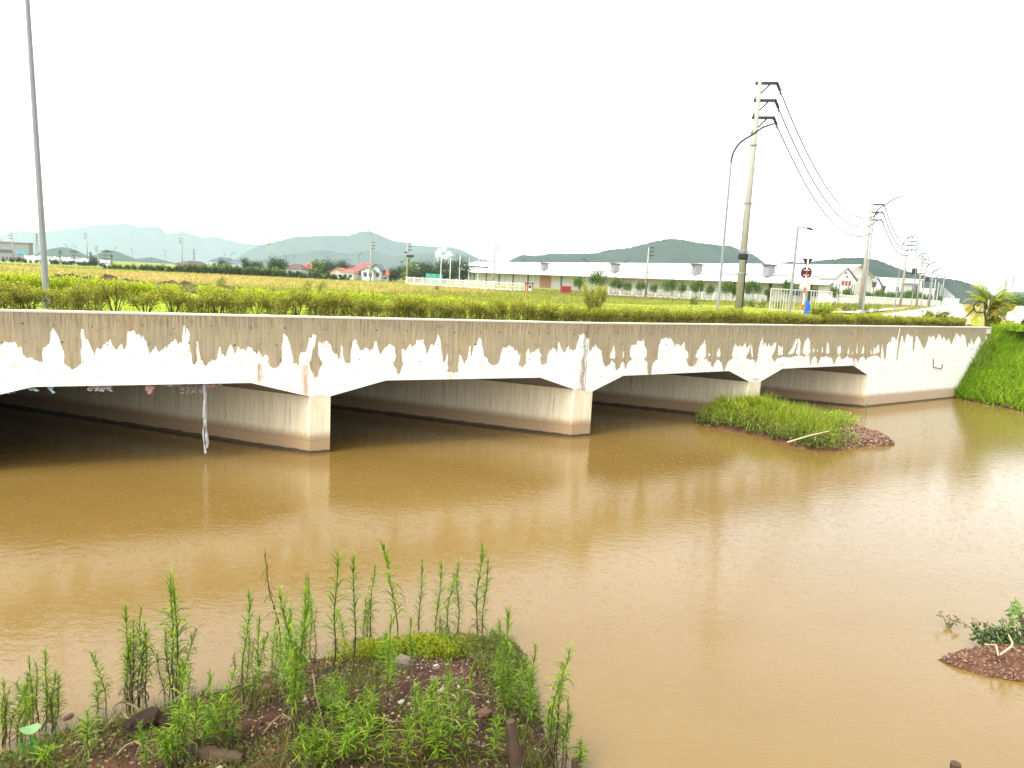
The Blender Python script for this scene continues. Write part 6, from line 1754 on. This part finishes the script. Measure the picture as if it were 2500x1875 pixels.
# ------------------------------------------------------------------ far right corner: bushes, kerb, parked vehicle
for x, y, Y, h, w_, lb in ((2482, 745, 90, 3.2, 1.5, 'ragged green tree at the right edge beyond the levee'), (2466, 752, 105, 2.4, 1.6, 'round bush beyond the levee behind the palm'), (2450, 756, 110, 2.0, 1.4, 'low bush beyond the levee beside the palm'), (2499, 752, 95, 3.0, 1.5, 'dark bush at the right edge of the picture')):
    p = gx(x, Y, 3.0); z = gzf(p)
    tree('levee_tree', (p[0], p[1], z), far_round[0] if h > 2.5 else bush_m[0], lb, sc=h / (5 if h > 2.5 else 1.6) * w_ / 1.4)
pa, pb = gx(2436, 92, 3.2), gx(2520, 88, 3.2)
for k in range(4):
    f = k / 4; q = pa * (1 - f) + pb * f; q2 = pa * (.82 - f) + pb * (f + .18)
    d = (q2 - q)[:2]; L = np.linalg.norm(d)
    o = MB().box(0, L, -.15, .15, 0, .35).build('kerb_block', M['white']); o.location = (q[0], q[1], gzf(q) + .05); o.rotation_euler = (0, 0, math.atan2(d[1], d[0]))
    props(o, 'long white kerb block beyond the levee, %s from the palm' % ORD[k], 'kerb', 'white kerb blocks')
p = gx(2478, 62, 2.9); z = gzf(p)
t = empty('parked_truck', (p[0], p[1], max(z, hz(p[0], 62, 800))), 'cream truck cab with dark window cut off by the right edge', 'truck', rotz=-.1)
MB().hexa([(0, 0, .45), (3.6, 0, .45), (3.6, 1.9, .45), (0, 1.9, .45)], [(.1, .05, 1.15), (3.6, .05, 1.15), (3.6, 1.85, 1.15), (.1, 1.85, 1.15)]).build('body', M['cream'], t)
MB().hexa([(.35, .08, 1.15), (3.5, .08, 1.15), (3.5, 1.82, 1.15), (.35, 1.82, 1.15)], [(.65, .2, 1.7), (3.4, .2, 1.7), (3.4, 1.7, 1.7), (.65, 1.7, 1.7)]).build('cab', M['cream'], t)
MB().hexa([(.6, -.0, 1.2), (2.2, -.0, 1.2), (2.2, .3, 1.2), (.6, .3, 1.2)], [(.75, .12, 1.6), (2.2, .12, 1.6), (2.2, .3, 1.6), (.75, .3, 1.6)]).build('window', M['glass'], t)
for x in (.75, 2.8):
    w_ = MB().tube([(x, -.04, .38), (x, .22, .38)], .38, 14).build('wheel', M['rubber'], t); MB().tube([(x, -.06, .38), (x, -.035, .38)], .2, 10).build('rim', M['galv'], w_)

# ------------------------------------------------------------------ smoke and haze
sm = NM('smoke'); sm.n.remove(sm.b)
pv = sm.node('ShaderNodeVolumePrincipled'); pv.inputs['Color'].default_value = (1, 1, 1, 1)
co = sm.coord('Object'); nn = sm.noise(co, .55, 4, .6)
sm.l.new(sm.math('MULTIPLY', sm.ramp(nn, .47, .70), .35), pv.inputs['Density']); sm.l.new(pv.outputs[0], sm.o.inputs['Volume'])
p = gx(1116, 300, 3.3); m = MB(); 
for x, y, r_ in ((1108, 656, 2.2), (1104, 645, 3.0), (1094, 635, 3.6), (1085, 627, 3.8), (1078, 622, 3.4)):
    d = ray(x, y); c = EYE + d * (300 / d[1])
    nu, nv = 14, 9; v = []
    for j in range(nv + 1):
        for i_ in range(nu):
            ph, g = math.pi * j / nv, 2 * math.pi * i_ / nu
            q = np.array([math.sin(ph) * math.cos(g), math.sin(ph) * math.sin(g), math.cos(ph)])
            v.append(c + q * r_ * (1 + .3 * mnoise.noise(tuple(q * 1.7 + x))))
    m.add(v, [(j*nu+i_, (j+1)*nu+i_, (j+1)*nu+(i_+1) % nu, j*nu+(i_+1) % nu) for j in range(nv) for i_ in range(nu)])
o = m.build('smoke', sm.m); props(o, 'white smoke plume rising at the left end of the warehouse', 'smoke')
hz_ = NM('haze_air'); hz_.n.remove(hz_.b)
pv = hz_.node('ShaderNodeVolumePrincipled'); pv.inputs['Color'].default_value = (.75, .905, 1, 1); pv.inputs['Density'].default_value = 7.0e-5
hz_.l.new(pv.outputs[0], hz_.o.inputs['Volume'])
ztop = max(float((o.matrix_world @ Vector(c)).z) for o in SC.objects if o.name.startswith('hills') for c in o.bound_box) + 25
o = MB().box(-12500, 12500, -12500, 12500, -4.2, ztop).build('haze', hz_.m); o['kind'] = 'stuff'

# ------------------------------------------------------------------ more foreground growth and thin weeds on the island
extra = []
rr = random.Random(77)
for k in range(13):
    x, y = rr.uniform(330, 1330), rr.uniform(1740, 1905)
    if x < 640 and y < 1760: continue
    extra.append((x, y, x + rr.uniform(-14, 14), y - rr.uniform(70, 150)))
extra.sort()
for k, q in enumerate(extra):
    weed(*q, 'young leafy green weed low on the front of the mound, %s from the left' % ORD[k], 'young weeds on the mound front', (WS if rr.random() < .7 else WM)[rr.randrange(5)])
for (bx, by, tx, ty), w_ in zip(((2112, 1046, 2114, 985), (2106, 1046, 2103, 1002), (1822, 992, 1822, 958), (2085, 1045, 2086, 1010), (1925, 1060, 1922, 1018), (1990, 1066, 1985, 1015)), ('tallest, right of the island top', 'shorter, right of the island top', 'against the white pier', 'at the start of the bare soil', 'in the front of the island', 'at the front right of the island')):
    weed(bx, by, tx, ty, 'thin wispy weed on the river island, %s' % w_, 'wispy weeds on the island', WM[rr.randrange(8)], island)

# ------------------------------------------------------------------ rain splashes on the river, dry twigs on the bank
dm = NM('rain_drop'); dm.base((.38, .34, .25)); dm.rough(.25); M['drop'] = dm.m
n = 900
px_, py_ = rng.uniform(-50, 2500, n), 985 + 560 * rng.uniform(0, 1, n) ** 1.5
P = np.array([gp(a, b, 0.012) for a, b in zip(px_, py_)])
ok = (behind(P[:, 0], P[:, 1]) < 9) & (P[:, 1] < 44)
P = P[ok]; n = len(P)
base = np.array([(1, 0, 0), (0, 1, 0), (-1, 0, 0), (0, -1, 0), (0, 0, 1.5), (0, 0, -1)], float)
V = P[:, None] + base[None] * (rng.uniform(.004, .0095, n) * (P[:, 1] / 18))[:, None, None]
f = np.array([(0, 1, 4), (1, 2, 4), (2, 3, 4), (3, 0, 4), (1, 0, 5), (2, 1, 5), (3, 2, 5), (0, 3, 5)])
mesh_np('rain_splashes', V.reshape(-1, 3), (f[None] + np.arange(n)[:, None, None] * 6).reshape(-1, 3), M['drop'])['kind'] = 'stuff'
M['twig'] = simple('dry_twig', (.16, .115, .06), .9, .3, 9)
tw = [((762, 1640), (770, 1720), (795, 1800), 'long curved dry stem on the left flank of the mound'), ((250, 1790), (300, 1765), (345, 1800), 'dark bent twig beside the rotten stump'), ((100, 1790), (128, 1768), (160, 1800), 'bent root arching over the left waterline'),
      ((285, 1850), (330, 1838), (380, 1850), 'thin dry twig in front of the rotten stump'), ((640, 1800), (690, 1770), (735, 1782), 'pale dry twig lying across the left slope'), ((900, 1760), (960, 1790), (1010, 1770), 'dry twig lying on the gravel in mid mound'), ((1120, 1690), (1160, 1720), (1215, 1712), 'dry twig on the right slope of the mound'), ((350, 1745), (300, 1738), (278, 1730), 'pale flat splinter behind the rotten stump')]
for a, b, c, lb in tw:
    q = [near.hit(*a) + (0, 0, .03), near.hit(*b) + (0, 0, .14), near.hit(*c) + (0, 0, .02)]
    q = [q[0], q[0] * .5 + q[1] * .5 + (0, 0, .03), q[1], q[1] * .5 + q[2] * .5 + (0, 0, .02), q[2]]
    props(MB().tube(q, [.012, .013, .011, .009, .006], 5).build('dry_twig', M['twig']), lb, 'twig')
